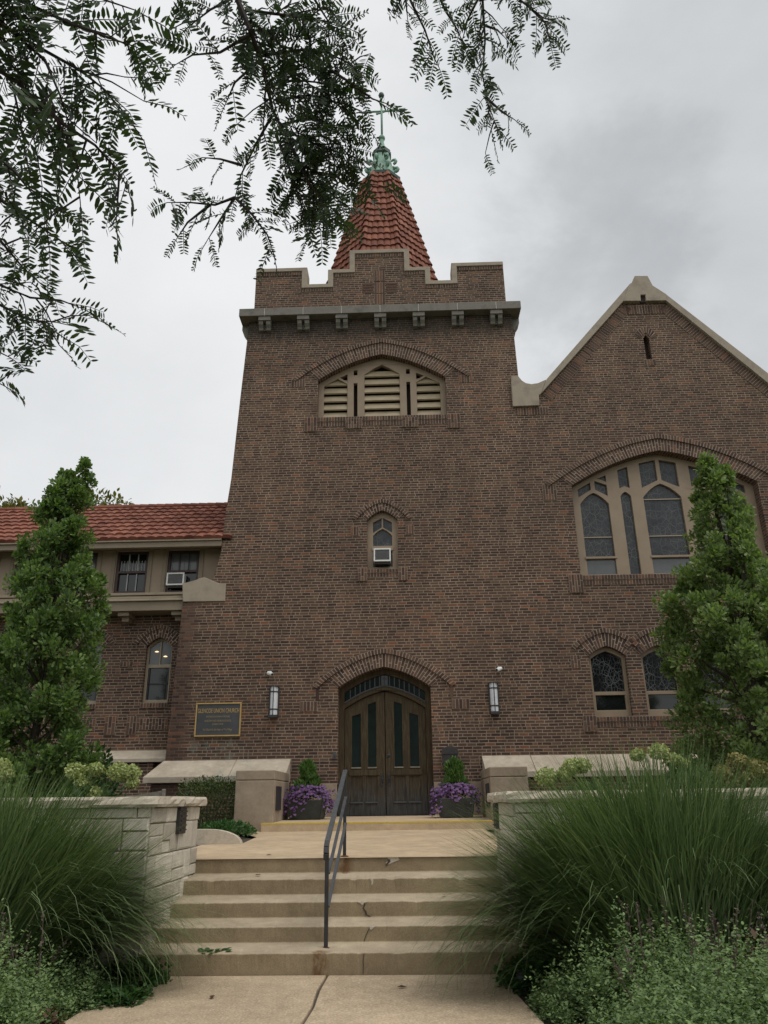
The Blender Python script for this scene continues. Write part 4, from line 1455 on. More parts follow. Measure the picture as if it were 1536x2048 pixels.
for k, L in enumerate(WLOW):
    xc, h, sill, spring, apex = L
    hl = [[(xc - h + 0.06, sill + 0.08), (xc + h - 0.06, sill + 0.08), (xc + h - 0.06, sill + 0.84), (xc - h + 0.06, sill + 0.84)],
          [(xc - h + 0.05, sill + 0.92), (xc - 0.015, sill + 0.92)] + arch_top(xc - h + 0.05, xc - 0.015, L, 0.06, 5),
          [(xc + 0.015, sill + 0.92), (xc + h - 0.05, sill + 0.92)] + arch_top(xc + 0.015, xc + h - 0.05, L, 0.06, 5)]
    mb = MB()
    mb.plate(opening(xc, h, sill, spring, apex, grow=0.02), hl, WY + 0.12, WY + 0.2, 'window_cream')
    w = mb.build('wing_window', church, bevel=0.005)
    mb = MB()
    mb.box(xc - h + 0.01, xc + h - 0.01, WY + 0.165, WY + 0.17, sill + 0.04, sill + 0.88, 'glass_dark')
    mb.plate([(xc - h + 0.01, sill + 0.885), (xc + h - 0.01, sill + 0.885)] + arch_top(xc - h + 0.01, xc + h - 0.01, L, 0.02, 8), [], WY + 0.165, WY + 0.17, 'glass_clear')
    mb.build('pane', w)
    mb = MB()
    mb.box(xc - h + 0.06, xc + h - 0.06, WY + 0.13, WY + 0.162, sill + 0.44, sill + 0.475, 'black_panel')
    mb.box(xc - h + 0.06, xc - h + 0.10, WY + 0.13, WY + 0.162, sill + 0.08, sill + 0.84, 'black_panel')
    mb.box(xc + h - 0.10, xc + h - 0.06, WY + 0.13, WY + 0.162, sill + 0.08, sill + 0.84, 'black_panel')
    mb.build('sash', w)
    if k == 0:                             # two lamps burning inside, seen through the glass
        mb = MB()
        for qx, qz in ((-0.10, 4.0), (0.12, 3.88)):
            mb.lathe((xc + qx, WY + 0.158, qz), [(0.01, 0.018), (0.048, 0.0), (0.048, -0.008), (0.01, -0.014)], 'lamp_glow', 12)
        mb.build_split('indoor_lamp_glow', w)
    mb = MB()
    arch_rings(mb, xc, h, spring, apex, [(0.0, 0.21, 0.016, True, 1.0), (0.21, 0.31, 0.04, False, 1.15)], Y=WY, k=0.8, seed=k)
    soldier_row(mb, xc - 0.92, xc - 0.60, 3.62, 3.74, 0.02, Y=WY)
    mb.build('brick_arch', w)
    mb = MB()
    soldier_row(mb, xc - h, xc + h, sill - 0.12, sill - 0.005, 0.03, Y=WY)
    soldier_row(mb, xc - h - 0.05, xc + h + 0.05, sill - 0.62, sill - 0.36, 0.015, Y=WY, split=True)
    soldier_row(mb, xc - h - 0.28, xc - h - 0.055, sill - 0.72, sill - 0.30, 0.035, Y=WY, split=True)
    soldier_row(mb, xc - h - 0.80, xc - h - 0.55, sill - 0.72, sill - 0.30, 0.035, Y=WY, split=True)
    mb.build_split('brick_sill', w)
for k, x in enumerate(UPW):
    hl = [[(x - 0.34, 6.02), (x + 0.34, 6.02), (x + 0.34, 6.47), (x - 0.34, 6.47)], [(x - 0.34, 5.50), (x + 0.34, 5.50), (x + 0.34, 5.96), (x - 0.34, 5.96)]]
    mb = MB()
    mb.plate([(x - 0.42, 5.42), (x + 0.42, 5.42), (x + 0.42, 6.55), (x - 0.42, 6.55)], hl, WY - 0.02, WY + 0.08, 'dark_red_paint')
    w = mb.build('upper_window', church, bevel=0.006)
    mb = MB()
    mb.box(x - 0.36, x + 0.36, WY + 0.035, WY + 0.04, 6.0, 6.49, 'glass_clear' if k != 1 else 'glass_dark')
    mb.box(x - 0.36, x + 0.36, WY + 0.055, WY + 0.06, 5.48, 5.98, 'glass_dark')
    mb.build('pane', w)
    if k in (0, 1, 3):
        mb = MB()
        for q in np.linspace(-0.30, 0.30, 9 if k else 5):
            mb.box(x + q - 0.008, x + q + 0.008, WY + 0.022, WY + 0.033, 6.02, 6.30 if k else 6.47, 'curtain' if k else 'glass_clear')
        for q in (-0.11, 0.12):
            mb.box(x + q - 0.014, x + q + 0.014, WY + 0.02, WY + 0.032, 5.5 if k else 6.02, 6.47, 'bronze_dark' if k == 0 else 'curtain')
        mb.build_split('glazing_bar', w)
# string course / gutter of the wing
mb = MB()
mb.box(WL, -4.83, 0.08, WY + 0.003, 4.87, 5.10, 'fascia_tan')
mb.box(WL, -4.83, 0.02, WY + 0.004, 5.10, 5.145, 'window_cream')
mb.hexa([(WL, 0.06, 5.146), (-4.82, 0.06, 5.146), (-4.82, WY - 0.05, 5.16), (WL, WY - 0.05, 5.16),
         (WL, 0.06, 5.19), (-4.82, 0.06, 5.19), (-4.82, WY - 0.05, 5.36), (WL, WY - 0.05, 5.36)], 'fascia_tan')
mb.box(WL, -4.0, WY - 0.12, WY - 0.003, 5.362, 5.43, 'window_cream')
mb.build('wing_string_course', church, bevel=0.008)
for k in range(7):
    x = -4.98 - 1.305 * k
    mb = MB()
    mb.box(x - 0.15, x + 0.12, 0.16, WY + 0.004, 4.77, 4.868, 'fascia_tan')
    mb.box(x - 0.09, x + 0.08, 0.30, WY + 0.004, 4.66, 4.77, 'fascia_tan')
    mb.build('bracket', church, bevel=0.008)
# eave and tiled roof
EX = -3.97
mb = MB()
mb.box(WL, EX, -0.02, 0.10, 6.44, 6.58, 'fascia_tan')
mb.box(WL, EX, -0.07, 0.12, 6.58, 6.625, 'window_cream')
mb.box(WL, EX, 0.10, WY + 0.3, 6.645, 6.72, 'stucco_tan')
mb.build('eave', church, bevel=0.01)
ridge_y, ridge_z = 3.1, 8.72
sl = Vector((0, ridge_y + 0.08, ridge_z - 6.63)).normalized()
nv = Vector((0, -sl.z, sl.y))
mb = MB()


def wing_q(t_):
    p = Vector((0, -0.08, 6.63)).lerp(Vector((0, ridge_y, ridge_z)), t_)
    # the roof dies into the battered tower
    xr = -3.72
    return Vector((WL, p.y, p.z)), Vector((xr, p.y, p.z)), nv


tile_rows(mb, wing_q, 9, 0.235, 0.032, 0.05, 'tile_red')
for k in range(44):
    xa = WL + k * 0.25
    if xa < -3.9:
        mb.tube([(xa, ridge_y, ridge_z + 0.02), (xa + 0.27, ridge_y, ridge_z + 0.02)], [0.105, 0.09], 'tile_red', 8)
mb.build('wing_roof', church, recalc=False)
mb = MB()
mb.add([(WL, ridge_y, ridge_z - .03), (-3.72, ridge_y, ridge_z - .03), (-3.72, 6.3, 6.6), (WL, 6.3, 6.6)], [(0, 1, 2, 3)], 'tile_red')
mb.add([(WL, -0.05, 6.6), (-3.72, -0.05, 6.6), (-3.72, ridge_y, ridge_z - .04), (WL, ridge_y, ridge_z - .04)], [(0, 1, 2, 3)], 'void')
mb.add([(WL, 0.6, -.3), (WL, 6.0, -.3), (WL, 6.2, 6.6), (WL, ridge_y, ridge_z), (WL, 0.0, 6.6)], [(0, 1, 2, 3, 4)], 'brick_wall')
mb.build('wing_roof_deck', church)
mb = MB()
mb.hexa([(WL + 1.0, WY - 0.35, 1.40), (-4.97, WY - 0.35, 1.40), (-4.97, WY - .003, 1.66), (WL, WY - .003, 1.66),
         (WL + 1.0, WY - 0.35, 1.48), (-4.97, WY - 0.35, 1.48), (-4.97, WY - .003, 1.68), (WL, WY - .003, 1.68)], 'stone_table')
mb.build('wing_water_table', church, bevel=0.006)
mb = MB()
mb.box(WL, -5.3, WY - 0.25, WY - 0.003, -0.3, 1.39, 'brick_wall')
mb.build('wing_plinth', church)
mb = MB()
mb.box(-13.2, -12.42, 3.6, 4.5, 7.5, 10.15, 'brick_wall')
mb.build('chimney', church)

# ================================================================== fittings on the church front
# brass-framed sign
SX0, SX1, SZ0, SZ1 = -4.30, -3.26, 1.915, 2.655
sign = thing('sign_board', 'black church name board with gold letters and gold frame on the left brick buttress', 'sign', ((SX0 + SX1) / 2, 0, SZ0))
mb = MB()
mb.box(SX0 + 0.02, SX1 - 0.02, -0.035, -0.003, SZ0 + 0.02, SZ1 - 0.02, 'plaque_slate')
mb.build('board', sign)
mb = MB()
mb.box(SX0, SX1, -0.055, -0.001, SZ0, SZ0 + 0.028, 'gold_paint')
mb.box(SX0, SX1, -0.055, -0.001, SZ1 - 0.028, SZ1, 'gold_paint')
mb.box(SX0, SX0 + 0.028, -0.054, -0.002, SZ0 + 0.03, SZ1 - 0.03, 'gold_paint')
mb.box(SX1 - 0.028, SX1, -0.054, -0.002, SZ0 + 0.03, SZ1 - 0.03, 'gold_paint')
mb.build('frame', sign, bevel=0.004)


def text_mesh(name, body, size, xc, z, y, mat, parent, sx=1.0):
    cu = bpy.data.curves.new(name, 'FONT')
    cu.body = body
    cu.size = size
    cu.align_x = 'CENTER'
    cu.extrude = 0.003
    to = bpy.data.objects.new(name, cu)
    COL.objects.link(to)
    dg = bpy.context.evaluated_depsgraph_get()
    me = bpy.data.meshes.new_from_object(to.evaluated_get(dg))
    bpy.data.objects.remove(to)
    me.transform(Matrix.Translation((xc, y, z)) @ Matrix.Rotation(PI / 2, 4, 'X') @ Matrix.Diagonal((sx, 1, 1, 1)))
    me.materials.clear()
    me.materials.append(MATS[mat])
    o = bpy.data.objects.new(name, me)
    COL.objects.link(o)
    o.parent = parent
    o.matrix_parent_inverse = parent.matrix_basis.inverted()
    return o


sxc = (SX0 + SX1) / 2
text_mesh('lettering', 'GLENCOE UNION CHURCH', 0.135, sxc, 2.435, -0.038, 'gold_paint', sign, 0.56)
text_mesh('lettering', 'INTERDENOMINATIONAL', 0.055, sxc, 2.33, -0.038, 'lettering_gold', sign, 0.85)
text_mesh('lettering', 'NURSERY AND CHURCH SCHOOL', 0.058, sxc, 2.235, -0.038, 'lettering_gold', sign, 0.68)
text_mesh('lettering', 'JUNIOR CHOIR', 0.05, sxc, 2.165, -0.038, 'lettering_gold', sign, 0.75)
text_mesh('lettering', 'The Church in the Heart of The Village', 0.068, sxc, 2.04, -0.038, 'lettering_gold', sign, 0.62)

# wall lamps
lampx = []
for x, lab in ((-2.52, 'black and white cylinder wall lamp between the name board and the church door'),
               (2.485, 'black and white cylinder wall lamp on brick to the right of the church door')):
    L = thing('wall_lamp', lab, 'wall lamp', (x, 0, 2.34), 'wall lamps beside the church door')
    mb = MB()
    mb.box(x - 0.115, x + 0.115, -0.035, -0.001, 2.32, 3.0, 'black_panel')
    mb.box(x - 0.10, x + 0.10, -0.15, -0.036, 2.30, 2.36, 'black_panel')
    mb.box(x - 0.105, x + 0.105, -0.15, -0.036, 2.985, 3.0, 'black_panel')
    mb.build('housing', L, bevel=0.004)
    mb = MB()
    n = 12
    arc = [(x + 0.085 * math.cos(PI + PI * i / n), -0.04 + 0.10 * math.sin(PI + PI * i / n)) for i in range(n + 1)]
    vs = [(a, b_, 2.362) for a, b_ in arc] + [(a, b_, 2.983) for a, b_ in arc]
    mb.add(vs, [(i, i + 1, i + n + 2, i + n + 1) for i in range(n)] + [tuple(range(n + 1)), tuple(range(n + 1, 2 * n + 2))], 'acrylic_white')
    mb.build('diffuser', L, smooth=False)
    mb = MB()
    for z in (2.47, 2.86):
        arc2 = [(x + 0.093 * math.cos(PI + PI * i / n), -0.04 + 0.11 * math.sin(PI + PI * i / n)) for i in range(n + 1)]
        vs = [(a, b_, z) for a, b_ in arc2] + [(a, b_, z + 0.028) for a, b_ in arc2]
        mb.add(vs, [(i, i + 1, i + n + 2, i + n + 1) for i in range(n)], 'black_panel')
    mb.box(x - 0.008, x + 0.008, -0.155, -0.145, 2.36, 2.985, 'black_panel')
    mb.build('cage', L)
# little white security cameras
for x, z, lab, sg in ((-2.63, 3.28, 'small white security camera on brick above the left wall lamp', 1), (2.64, 3.29, 'small white security camera on brick above the right wall lamp', -1)):
    t_ = thing('security_camera', lab, 'camera', (x, 0, z), 'security cameras above the wall lamps')
    mb = MB()
    mb.tube([(x, -0.001, z + 0.05), (x, -0.02, z + 0.05)], 0.03, 'white_plastic', 12)
    mb.tube([(x, -0.02, z + 0.05), (x, -0.07, z + 0.02)], 0.012, 'white_plastic', 8)
    mb.build('bracket', t_)
    mb = MB()
    a = Vector((x - 0.05 * sg, -0.06, z + 0.03))
    e = a + Vector((0.115 * sg, -0.11, -0.055))
    mb.tube([a, a.lerp(e, .05), e.lerp(a, .05), e], [0.03, 0.042, 0.042, 0.036], 'white_plastic', 12)
    mb.tube([e, e + (e - a) * 0.03], 0.03, 'black_panel', 12)
    mb.build('camera_body', t_, smooth=False)
# mailbox
t_ = thing('mailbox', 'dark bronze wall mailbox with arched lid on brick right of the church door', 'mailbox', (1.43, 0, 1.13))
mb = MB()
prof = [(1.27, 1.15), (1.59, 1.15), (1.60, 1.50)] + [(1.435 + 0.165 * math.cos(a_), 1.50 + 0.10 * math.sin(a_)) for a_ in np.linspace(0.2, PI - 0.2, 9)] + [(1.27, 1.50)]
mb.plate(prof, [], -0.15, -0.002, 'bronze_dark')
mb.build('box', t_, bevel=0.008)
mb = MB()
prof = [(1.25, 1.46), (1.62, 1.46), (1.62, 1.51)] + [(1.435 + 0.185 * math.cos(a_), 1.51 + 0.115 * math.sin(a_)) for a_ in np.linspace(0.1, PI - 0.1, 11)] + [(1.25, 1.51)]
mb.plate(prof, [], -0.175, -0.152, 'bronze_dark')
mb.build('lid', t_, bevel=0.005)
# door entry panel
t_ = thing('entry_panel', 'small grey entry keypad on the brick beside the left door jamb', 'keypad', (-1.12, 0, 1.4))
mb = MB()
mb.box(-1.155, -1.085, -0.028, -0.002, 1.39, 1.53, 'grey_iron')
mb.build('keypad_body', t_, bevel=0.005)
mb = MB()
mb.box(-1.14, -1.10, -0.034, -0.029, 1.41, 1.47, 'black_panel')
mb.build('keypad_face', t_)


# window air conditioners
def aircon(label, x0, x1, z0, z1, yb, dep):
    t_ = thing('air_conditioner', label, 'air conditioner', ((x0 + x1) / 2, yb, z0), 'window air conditioners')
    mb = MB()
    mb.box(x0 + 0.006, x1 - 0.006, yb - dep + 0.03, yb, z0 + 0.006, z1 - 0.006, 'white_plastic')
    mb.build('casing', t_, bevel=0.006)
    mb = MB()
    w_ = 0.035
    mb.plate([(x0, z0), (x1, z0), (x1, z1), (x0, z1)], [[(x0 + w_, z0 + w_), (x1 - w_, z0 + w_), (x1 - w_, z1 - w_), (x0 + w_, z1 - w_)]], yb - dep - 0.01, yb - dep + 0.029, 'white_plastic')
    mb.build('front_frame', t_, bevel=0.004)
    mb = MB()
    mb.box(x0 + w_ - .002, x1 - w_ + .002, yb - dep + 0.012, yb - dep + 0.028, z0 + w_ - .002, z1 - w_ + .002, 'aircon_grille')
    n = 9
    for i in range(n):
        z = z0 + w_ + (z1 - z0 - 2 * w_) * (i + 0.5) / n
        mb.box(x0 + w_, x1 - w_, yb - dep - 0.0, yb - dep + 0.011, z - 0.005, z + 0.005, 'aircon_grille')
    mb.build('grille', t_)
    mb = MB()
    mb.box(x0 + 0.03, x1 - 0.03, yb - dep + 0.05, yb, z0 - 0.05, z0 + 0.003, 'bronze_dark')
    mb.build('support_tray', t_)


aircon('white air conditioner in the little arched window above the church door', -0.215, 0.20, 5.93, 6.26, 0.17, 0.27)
aircon('white air conditioner in the wing upper window next to the tower', -5.40, -4.96, 5.58, 5.90, 0.60, 0.2)

# ================================================================== entrance: platform, piers, landing, steps, walk
mb = MB()
mb.prism_x([(-2.85, 0.0), (-2.85, 0.155), (0.24, 0.205), (0.24, 0.0)], -2.19, 2.10, 'concrete_landing')
struct(mb.build('entrance_platform', bevel=0.01))
mb = MB()
mb.hexa([(-2.19, -2.852, 0.134), (2.10, -2.852, 0.134), (2.10, -2.80, 0.1562), (-2.19, -2.80, 0.1562),
         (-2.19, -2.852, 0.159), (2.10, -2.852, 0.159), (2.10, -2.80, 0.1600), (-2.19, -2.80, 0.1600)], 'yellow_paint')
struct(mb.build('nosing_stripe'))

PIERS = {}
for s_, lab in ((-1, 'square stone pier left of the church door, beside the clipped hedge'), (1, 'square stone pier right of the church door, partly behind the rough stone wall')):
    x0, x1 = (-2.75, -2.01) if s_ < 0 else (2.03, 2.74)
    t_ = thing('stone_pier', lab, 'pier', ((x0 + x1) / 2, -1.6, 0), 'stone piers flanking the entrance')
    mb = MB()
    mb.box(x0, x1, -2.60, -0.725, -0.05, 0.905, 'stone_pier')
    mb.build('pier_body', t_, bevel=0.015)
    mb = MB()
    mb.box(x0, x1, -2.60, -0.725, 0.912, 1.085, 'stone_pier')
    mb.build('pier_cap', t_, bevel=0.015)
    xi = x1 if s_ < 0 else x0
    p = thing('plaque', 'black plaque on the inner side of the %s stone entrance pier' % ('left' if s_ < 0 else 'right'), 'plaque', (xi, -2.1, 0.38), 'plaques on the entrance piers')
    mb = MB()
    a, b_ = sorted((xi, xi - s_ * 0.022))
    mb.box(a + 0.001 * (s_ < 0), b_ - 0.001 * (s_ > 0), -2.42, -1.92, 0.37, 0.80, 'black_panel')
    mb.build('plaque_board', p, bevel=0.004)
    mb = MB()
    a, b_ = sorted((xi - s_ * 0.022, xi - s_ * 0.030))
    mb.box(a, b_, -2.42, -2.405, 0.37, 0.80, 'bronze_dark')
    mb.box(a, b_, -1.935, -1.92, 0.37, 0.80, 'bronze_dark')
    mb.build('plaque_rim', p)

mb = MB()
# landing sheet: widens to the left towards the garden kerb
mb.add([(-2.40, -8.42, -0.074), (1.80, -8.42, -0.074), (1.85, -2.8, 0.02), (2.4, -2.5, 0.03), (2.4, -0.5, 0.03), (-2.9, -0.5, 0.03), (-2.78, -2.62, 0.025), (-1.93, -4.6, 0.0), (-1.86, -6.0, -0.022), (-2.40, -6.2, -0.03)],
       [(0, 1, 2, 3, 4, 5, 6, 7, 8, 9)], 'concrete_landing')
struct(mb.build('landing'))
EDG = [(-8.40, -0.071, -0.222), (-8.82, -0.249, -0.398), (-9.24, -0.421, -0.560), (-9.66, -0.582, -0.714), (-10.08, -0.731, -0.905)]
prof = [(-8.36, -0.9), (-8.36, -0.0705)]
for i, (y, zt, zb) in enumerate(EDG):
    prof += [(y, zt), (y + 0.004, zb)]
prof += [(-10.076, -0.95), (-8.36, -0.95)]
mb = MB()
P_ = prof[1:-1] + [(-8.36, -0.95)]
NX = 150
np_ = len(P_)
vs, fs = [], []
for ix in range(NX + 1):
    x = -1.93 + 3.43 * ix / NX
    for ip, (y, z) in enumerate(P_):
        dy = dz = 0.0
        if 1 <= ip <= 10 and ip % 2 == 1:          # the worn, nibbled edge
            w_ = mnoise.noise(Vector((x * 7, y * 3, 0))) * 0.006 + mnoise.noise(Vector((x * 31, y * 9, 4))) * 0.006
            bite = max(0.0, mnoise.noise(Vector((x * 5.3, y * 7, 11))) - 0.42) * 0.09
            dy, dz = abs(w_) + bite, -abs(w_) - bite * 0.8
        vs.append((x, y + dy, z + dz))
for ix in range(NX):
    for ip in range(np_):
        jp = (ip + 1) % np_
        fs.append((ix * np_ + ip, ix * np_ + jp, (ix + 1) * np_ + jp, (ix + 1) * np_ + ip))
fs += [tuple(range(np_))[::-1], tuple(range(NX * np_, (NX + 1) * np_))]
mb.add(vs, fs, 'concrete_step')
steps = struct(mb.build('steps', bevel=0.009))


# chipped nosings and the crack running down the risers
def crack_strip(pts, w0, w1, y, mat, name):
    mb = MB()
    n = len(pts)
    L, R = [], []
    for i, (x, z) in enumerate(pts):
        w = w0 + (w1 - w0) * i / (n - 1)
        L.append((x - w * random.uniform(0.5, 1.2), z))
        R.append((x + w * random.uniform(0.5, 1.2), z))
    poly = L + list(reversed(R))
    mb.plate(poly, [], y - 0.004, y + 0.03, mat)
    return struct(mb.build(name))


crack_strip([(0.02, -0.425), (0.045, -0.45), (0.03, -0.48), (0.055, -0.51), (0.06, -0.535), (0.10, -0.555)], 0.012, 0.008, -9.24, 'crack', 'step_crack')
crack_strip([(0.11, -0.60), (0.09, -0.64), (0.075, -0.67), (0.06, -0.708)], 0.005, 0.003, -9.66, 'crack', 'step_crack')
crack_strip([(0.085, -0.74), (0.075, -0.79), (0.08, -0.84), (0.075, -0.895)], 0.005, 0.003, -10.08, 'crack', 'step_crack')
crack_strip([(0.10, -0.255), (0.105, -0.28), (0.10, -0.31)], 0.02, 0.006, -8.82, 'crack_light', 'step_chip')
crack_strip([(0.31, -0.076), (0.33, -0.10), (0.28, -0.13), (0.26, -0.145)], 0.10, 0.02, -8.40, 'crack_light', 'step_chip')
crack_strip([(0.27, -0.095), (0.27, -0.12), (0.24, -0.15), (0.24, -0.16)], 0.02, 0.008, -8.405, 'crack', 'step_crack')
crack_strip([(0.02, -0.425), (0.02, -0.435), (0.025, -0.45)], 0.045, 0.008, -9.241, 'crack_light', 'step_chip')
crack_strip([(0.13, -0.585), (0.13, -0.595), (0.125, -0.61)], 0.03, 0.008, -9.661, 'crack_light', 'step_chip')

# walk: two slabs with an open joint
mb = MB()


def slab(outl, z0, z1, mat):
    n = len(outl)
    mb.add([(x, y, z0) for x, y in outl] + [(x, y, z1) for x, y in outl],
           [tuple(range(n))[::-1], tuple(range(n, 2 * n))] + [(i, (i + 1) % n, (i + 1) % n + n, i + n) for i in range(n)], mat)


jl, jr = [], []
for i in range(15):
    y = -10.085 - i * 0.55
    x = -0.235 - 0.012 * i * 0.5 + (random.uniform(-0.012, 0.012) if i else 0)
    jl.append((x - random.uniform(0.006, 0.016), y))
    jr.append((x + random.uniform(0.006, 0.016), y))
slab([(-1.93, -10.085)] + jl + [(-1.95, jl[-1][1])], -1.0, -0.899, 'concrete_walk')
slab(jr + [(1.46, jr[-1][1]), (1.42, -12.0), (1.30, -10.6), (1.46, -10.085)], -1.0, -0.901, 'concrete_walk')
struct(mb.build('walk', bevel=0.01))
mb = MB()
slab([(-0.6, -10.085), (0.1, -10.085), (0.1, -18), (-0.6, -18)], -1.03, -0.925, 'crack')
slab([(-40, -17.85), (40, -17.85), (40, -20.2), (-40, -20.2)], -1.0, -0.896, 'concrete_walk')
struct(mb.build('pavement'))
mb = MB()
slab([(-900, -900), (900, -900), (900, 900), (-900, 900)], -1.4, -0.99, 'lawn')
struct(mb.build('ground'))
mb = MB()
slab([(-60, -23), (60, -23), (60, -31), (-60, -31)], -1.3, -0.986, 'asphalt')
struct(mb.build('road'))
# planted soil beds below and above the walls
mb = MB()
slab([(-9, -9.9), (-1.96, -9.9), (-1.96, -17.8), (-9, -17.8)], -1.2, -0.93, 'soil')
slab([(1.5, -9.9), (9, -9.9), (9, -17.8), (1.5, -17.8)], -1.2, -0.93, 'soil')
slab([(1.30, -10.4), (1.5, -10.2), (1.5, -17.8), (1.47, -17.8), (1.43, -12.0)], -1.2, -0.925, 'soil')
[struct(o_) for o_ in mb.build_split('planting_bed')]
mb = MB()
slab([(-16, -9.8), (-2.41, -9.8), (-2.41, -6.2), (-1.87, -6.02), (-1.95, -4.6), (-2.8, -2.6), (-2.9, 0.55), (-16, 0.55)], -1.2, -0.035, 'soil')
slab([(1.82, -9.8), (16, -9.8), (16, 0.0), (2.45, 0.0), (2.45, -2.5), (1.87, -2.8)], -1.2, -0.03, 'soil')
[struct(o_) for o_ in mb.build_split('garden_terrace')]

# kerb with rounded end
kp = [(-3.4, -0.05), (-1.86, -0.05)] + [(-2.36 + 0.50 * math.sin(a_), -0.03 + 0.20 * math.cos(a_)) for a_ in np.linspace(PI / 2 - 0.05, 0, 9)] + [(-3.4, 0.17)]
mb = MB()
mb.plate(kp, [], -6.15, -6.02, 'limestone_cap')
tag(mb.build('garden_kerb', bevel=0.015), 'low concrete kerb with a rounded end between landing and garden', 'kerb')


# ---- rough limestone walls
def ashlar_face(mb, o, du, W_, z0, z1, nrm, seed):
    """random ashlar blocks on a rectangle: origin o, direction du, width W_, heights z0..z1"""
    rnd = random.Random(seed)
    z = z0
    du, nrm = Vector(du), Vector(nrm)
    while z < z1 - 0.02:
        h_ = rnd.choice([0.13, 0.19, 0.24, 0.28])
        if z1 - z - h_ < 0.07:
            h_ = z1 - z
        u = 0.0
        while u < W_ - 0.02:
            w_ = rnd.uniform(0.20, 0.55)
            if W_ - u - w_ < 0.12:
                w_ = W_ - u
            parts = [(z, z + h_)]
            if h_ > 0.18 and rnd.random() < 0.4:
                mm = z + h_ * rnd.choice([0.4, 0.6])
                parts = [(z, mm), (mm, z + h_)]
            for za, zb in parts:
                g = 0.0045
                pr = rnd.uniform(0.008, 0.028)
                c = [(u + g, za + g), (u + w_ - g, za + g), (u + w_ - g, zb - g), (u + g, zb - g)]
                c = [(a + rnd.uniform(-.003, .003), b_ + rnd.uniform(-.003, .003)) for a, b_ in c]
                O = Vector(o)
                back = [O + du * a + Vector((0, 0, b_)) - nrm * 0.03 for a, b_ in c]
                mid = [O + du * a + Vector((0, 0, b_)) + nrm * (pr * 0.6) for a, b_ in c]
                cc2 = (sum(a for a, _ in c) / 4, sum(b_ for _, b_ in c) / 4)
                fr_ = [O + du * (a + (cc2[0] - a) * 0.10) + Vector((0, 0, b_ + (cc2[1] - b_) * 0.14)) + nrm * (pr + rnd.uniform(-.004, .004)) for a, b_ in c]
                vs = back + mid + fr_
                fs = [(8, 9, 10, 11)]
                for q in (0, 4):
                    for i in range(4):
                        j = (i + 1) % 4
                        fs.append((q + i, q + j, q + j + 4, q + i + 4))
                mb.add(vs, fs, 'limestone_block')
            u += w_
        z += h_


def stone_wall(label, s_, x_in, x_pil, x_far, name='stone_wall'):
    """L-shaped: the return beside the steps and the long front run"""
    t_ = thing(name, label, 'garden wall', (x_in, -9.2, -0.95), 'rough limestone walls beside the steps')
    ya, yb = -10.10, -8.36
    zt = 0.485
    mb = MB()
    a, b_ = sorted((x_in - s_ * 0.0 + s_ * 0.03, x_pil))
    mb.box(a, b_, ya + 0.03, yb - 0.03, -1.1, zt - 0.01, 'mortar')
    a2, b2 = sorted((x_pil + s_ * 0.002, x_far))
    mb.box(a2, b2, ya + 0.03, ya + 0.42, -1.1, zt - 0.011, 'mortar')
    ashlar_face(mb, (x_in + s_ * 0.02, ya + 0.01, -0.0), (0, 1, 0), yb - ya - 0.03, -1.0, zt, (-s_, 0, 0), 11 + s_)
    if s_ < 0:
        ashlar_face(mb, (x_far, ya + 0.02, 0), (1, 0, 0), abs(x_far - x_in) - 0.02, -1.0, zt, (0, -1, 0), 5)
    else:
        ashlar_face(mb, (x_in + 0.02, ya + 0.02, 0), (1, 0, 0), abs(x_far - x_in) - 0.02, -1.0, zt, (0, -1, 0), 6)
    ashlar_face(mb, (min(x_in + s_ * 0.02, x_pil), yb - 0.02, 0), (1, 0, 0), abs(x_pil - x_in) - 0.02, -0.1, zt, (0, 1, 0), 7)
    mb.build('wall_body', t_)
    # caps: rock-faced slabs
    mb = MB()
    rnd = random.Random(21 + s_)

    def cap(x0, x1, y0, y1):
        nx = max(2, int((x1 - x0) / 0.12))
        ny = max(2, int((y1 - y0) / 0.12))
        ring = [(x0 + (x1 - x0) * i / nx, y0) for i in range(nx)] + [(x1, y0 + (y1 - y0) * i / ny) for i in range(ny)] + \
               [(x1 - (x1 - x0) * i / nx, y1) for i in range(nx)] + [(x0, y1 - (y1 - y0) * i / ny) for i in range(ny)]
        n = len(ring)
        vs = []
        for lvl, (zz1, jit, ins) in enumerate(((zt + 0.003, 0.006, 0.012), (zt + 0.03, 0.012, 0.0), (zt + 0.07, 0.012, 0.0), (zt + 0.098, 0.006, 0.016))):
            for x, y in ring:
                dx = (x - (x0 + x1) / 2) / max((x1 - x0) / 2, 1e-6)
                dy = (y - (y0 + y1) / 2) / max((y1 - y0) / 2, 1e-6)
                vs.append((x - ins * dx + rnd.uniform(-jit, jit), y - ins * dy + rnd.uniform(-jit, jit), zz1 + rnd.uniform(-.003, .003)))
        fs = [tuple(range(n))[::-1], tuple(range(3 * n, 4 * n))]
        for l_ in range(3):
            for i in range(n):
                j = (i + 1) % n
                fs.append((l_ * n + i, l_ * n + j, (l_ + 1) * n + j, (l_ + 1) * n + i))
        mb.add(vs, fs, 'limestone_cap')
    a, b_ = sorted((x_in - s_ * 0.065, x_pil + s_ * 0.05))
    cap(a, b_, ya - 0.06, -9.25)
    cap(a, b_, -9.24, yb + 0.06)
    edges = np.arange(0, abs(x_far - x_pil), 1.15)
    for e in edges:
        xa, xb = x_pil + s_ * (0.06 + e), x_pil + s_ * (0.06 + min(e + 1.14, abs(x_far - x_pil)))
        a, b_ = sorted((xa, xb))
        cap(a, b_, ya - 0.06, ya + 0.48)
    mb.build('cap_stones', t_)
    return t_


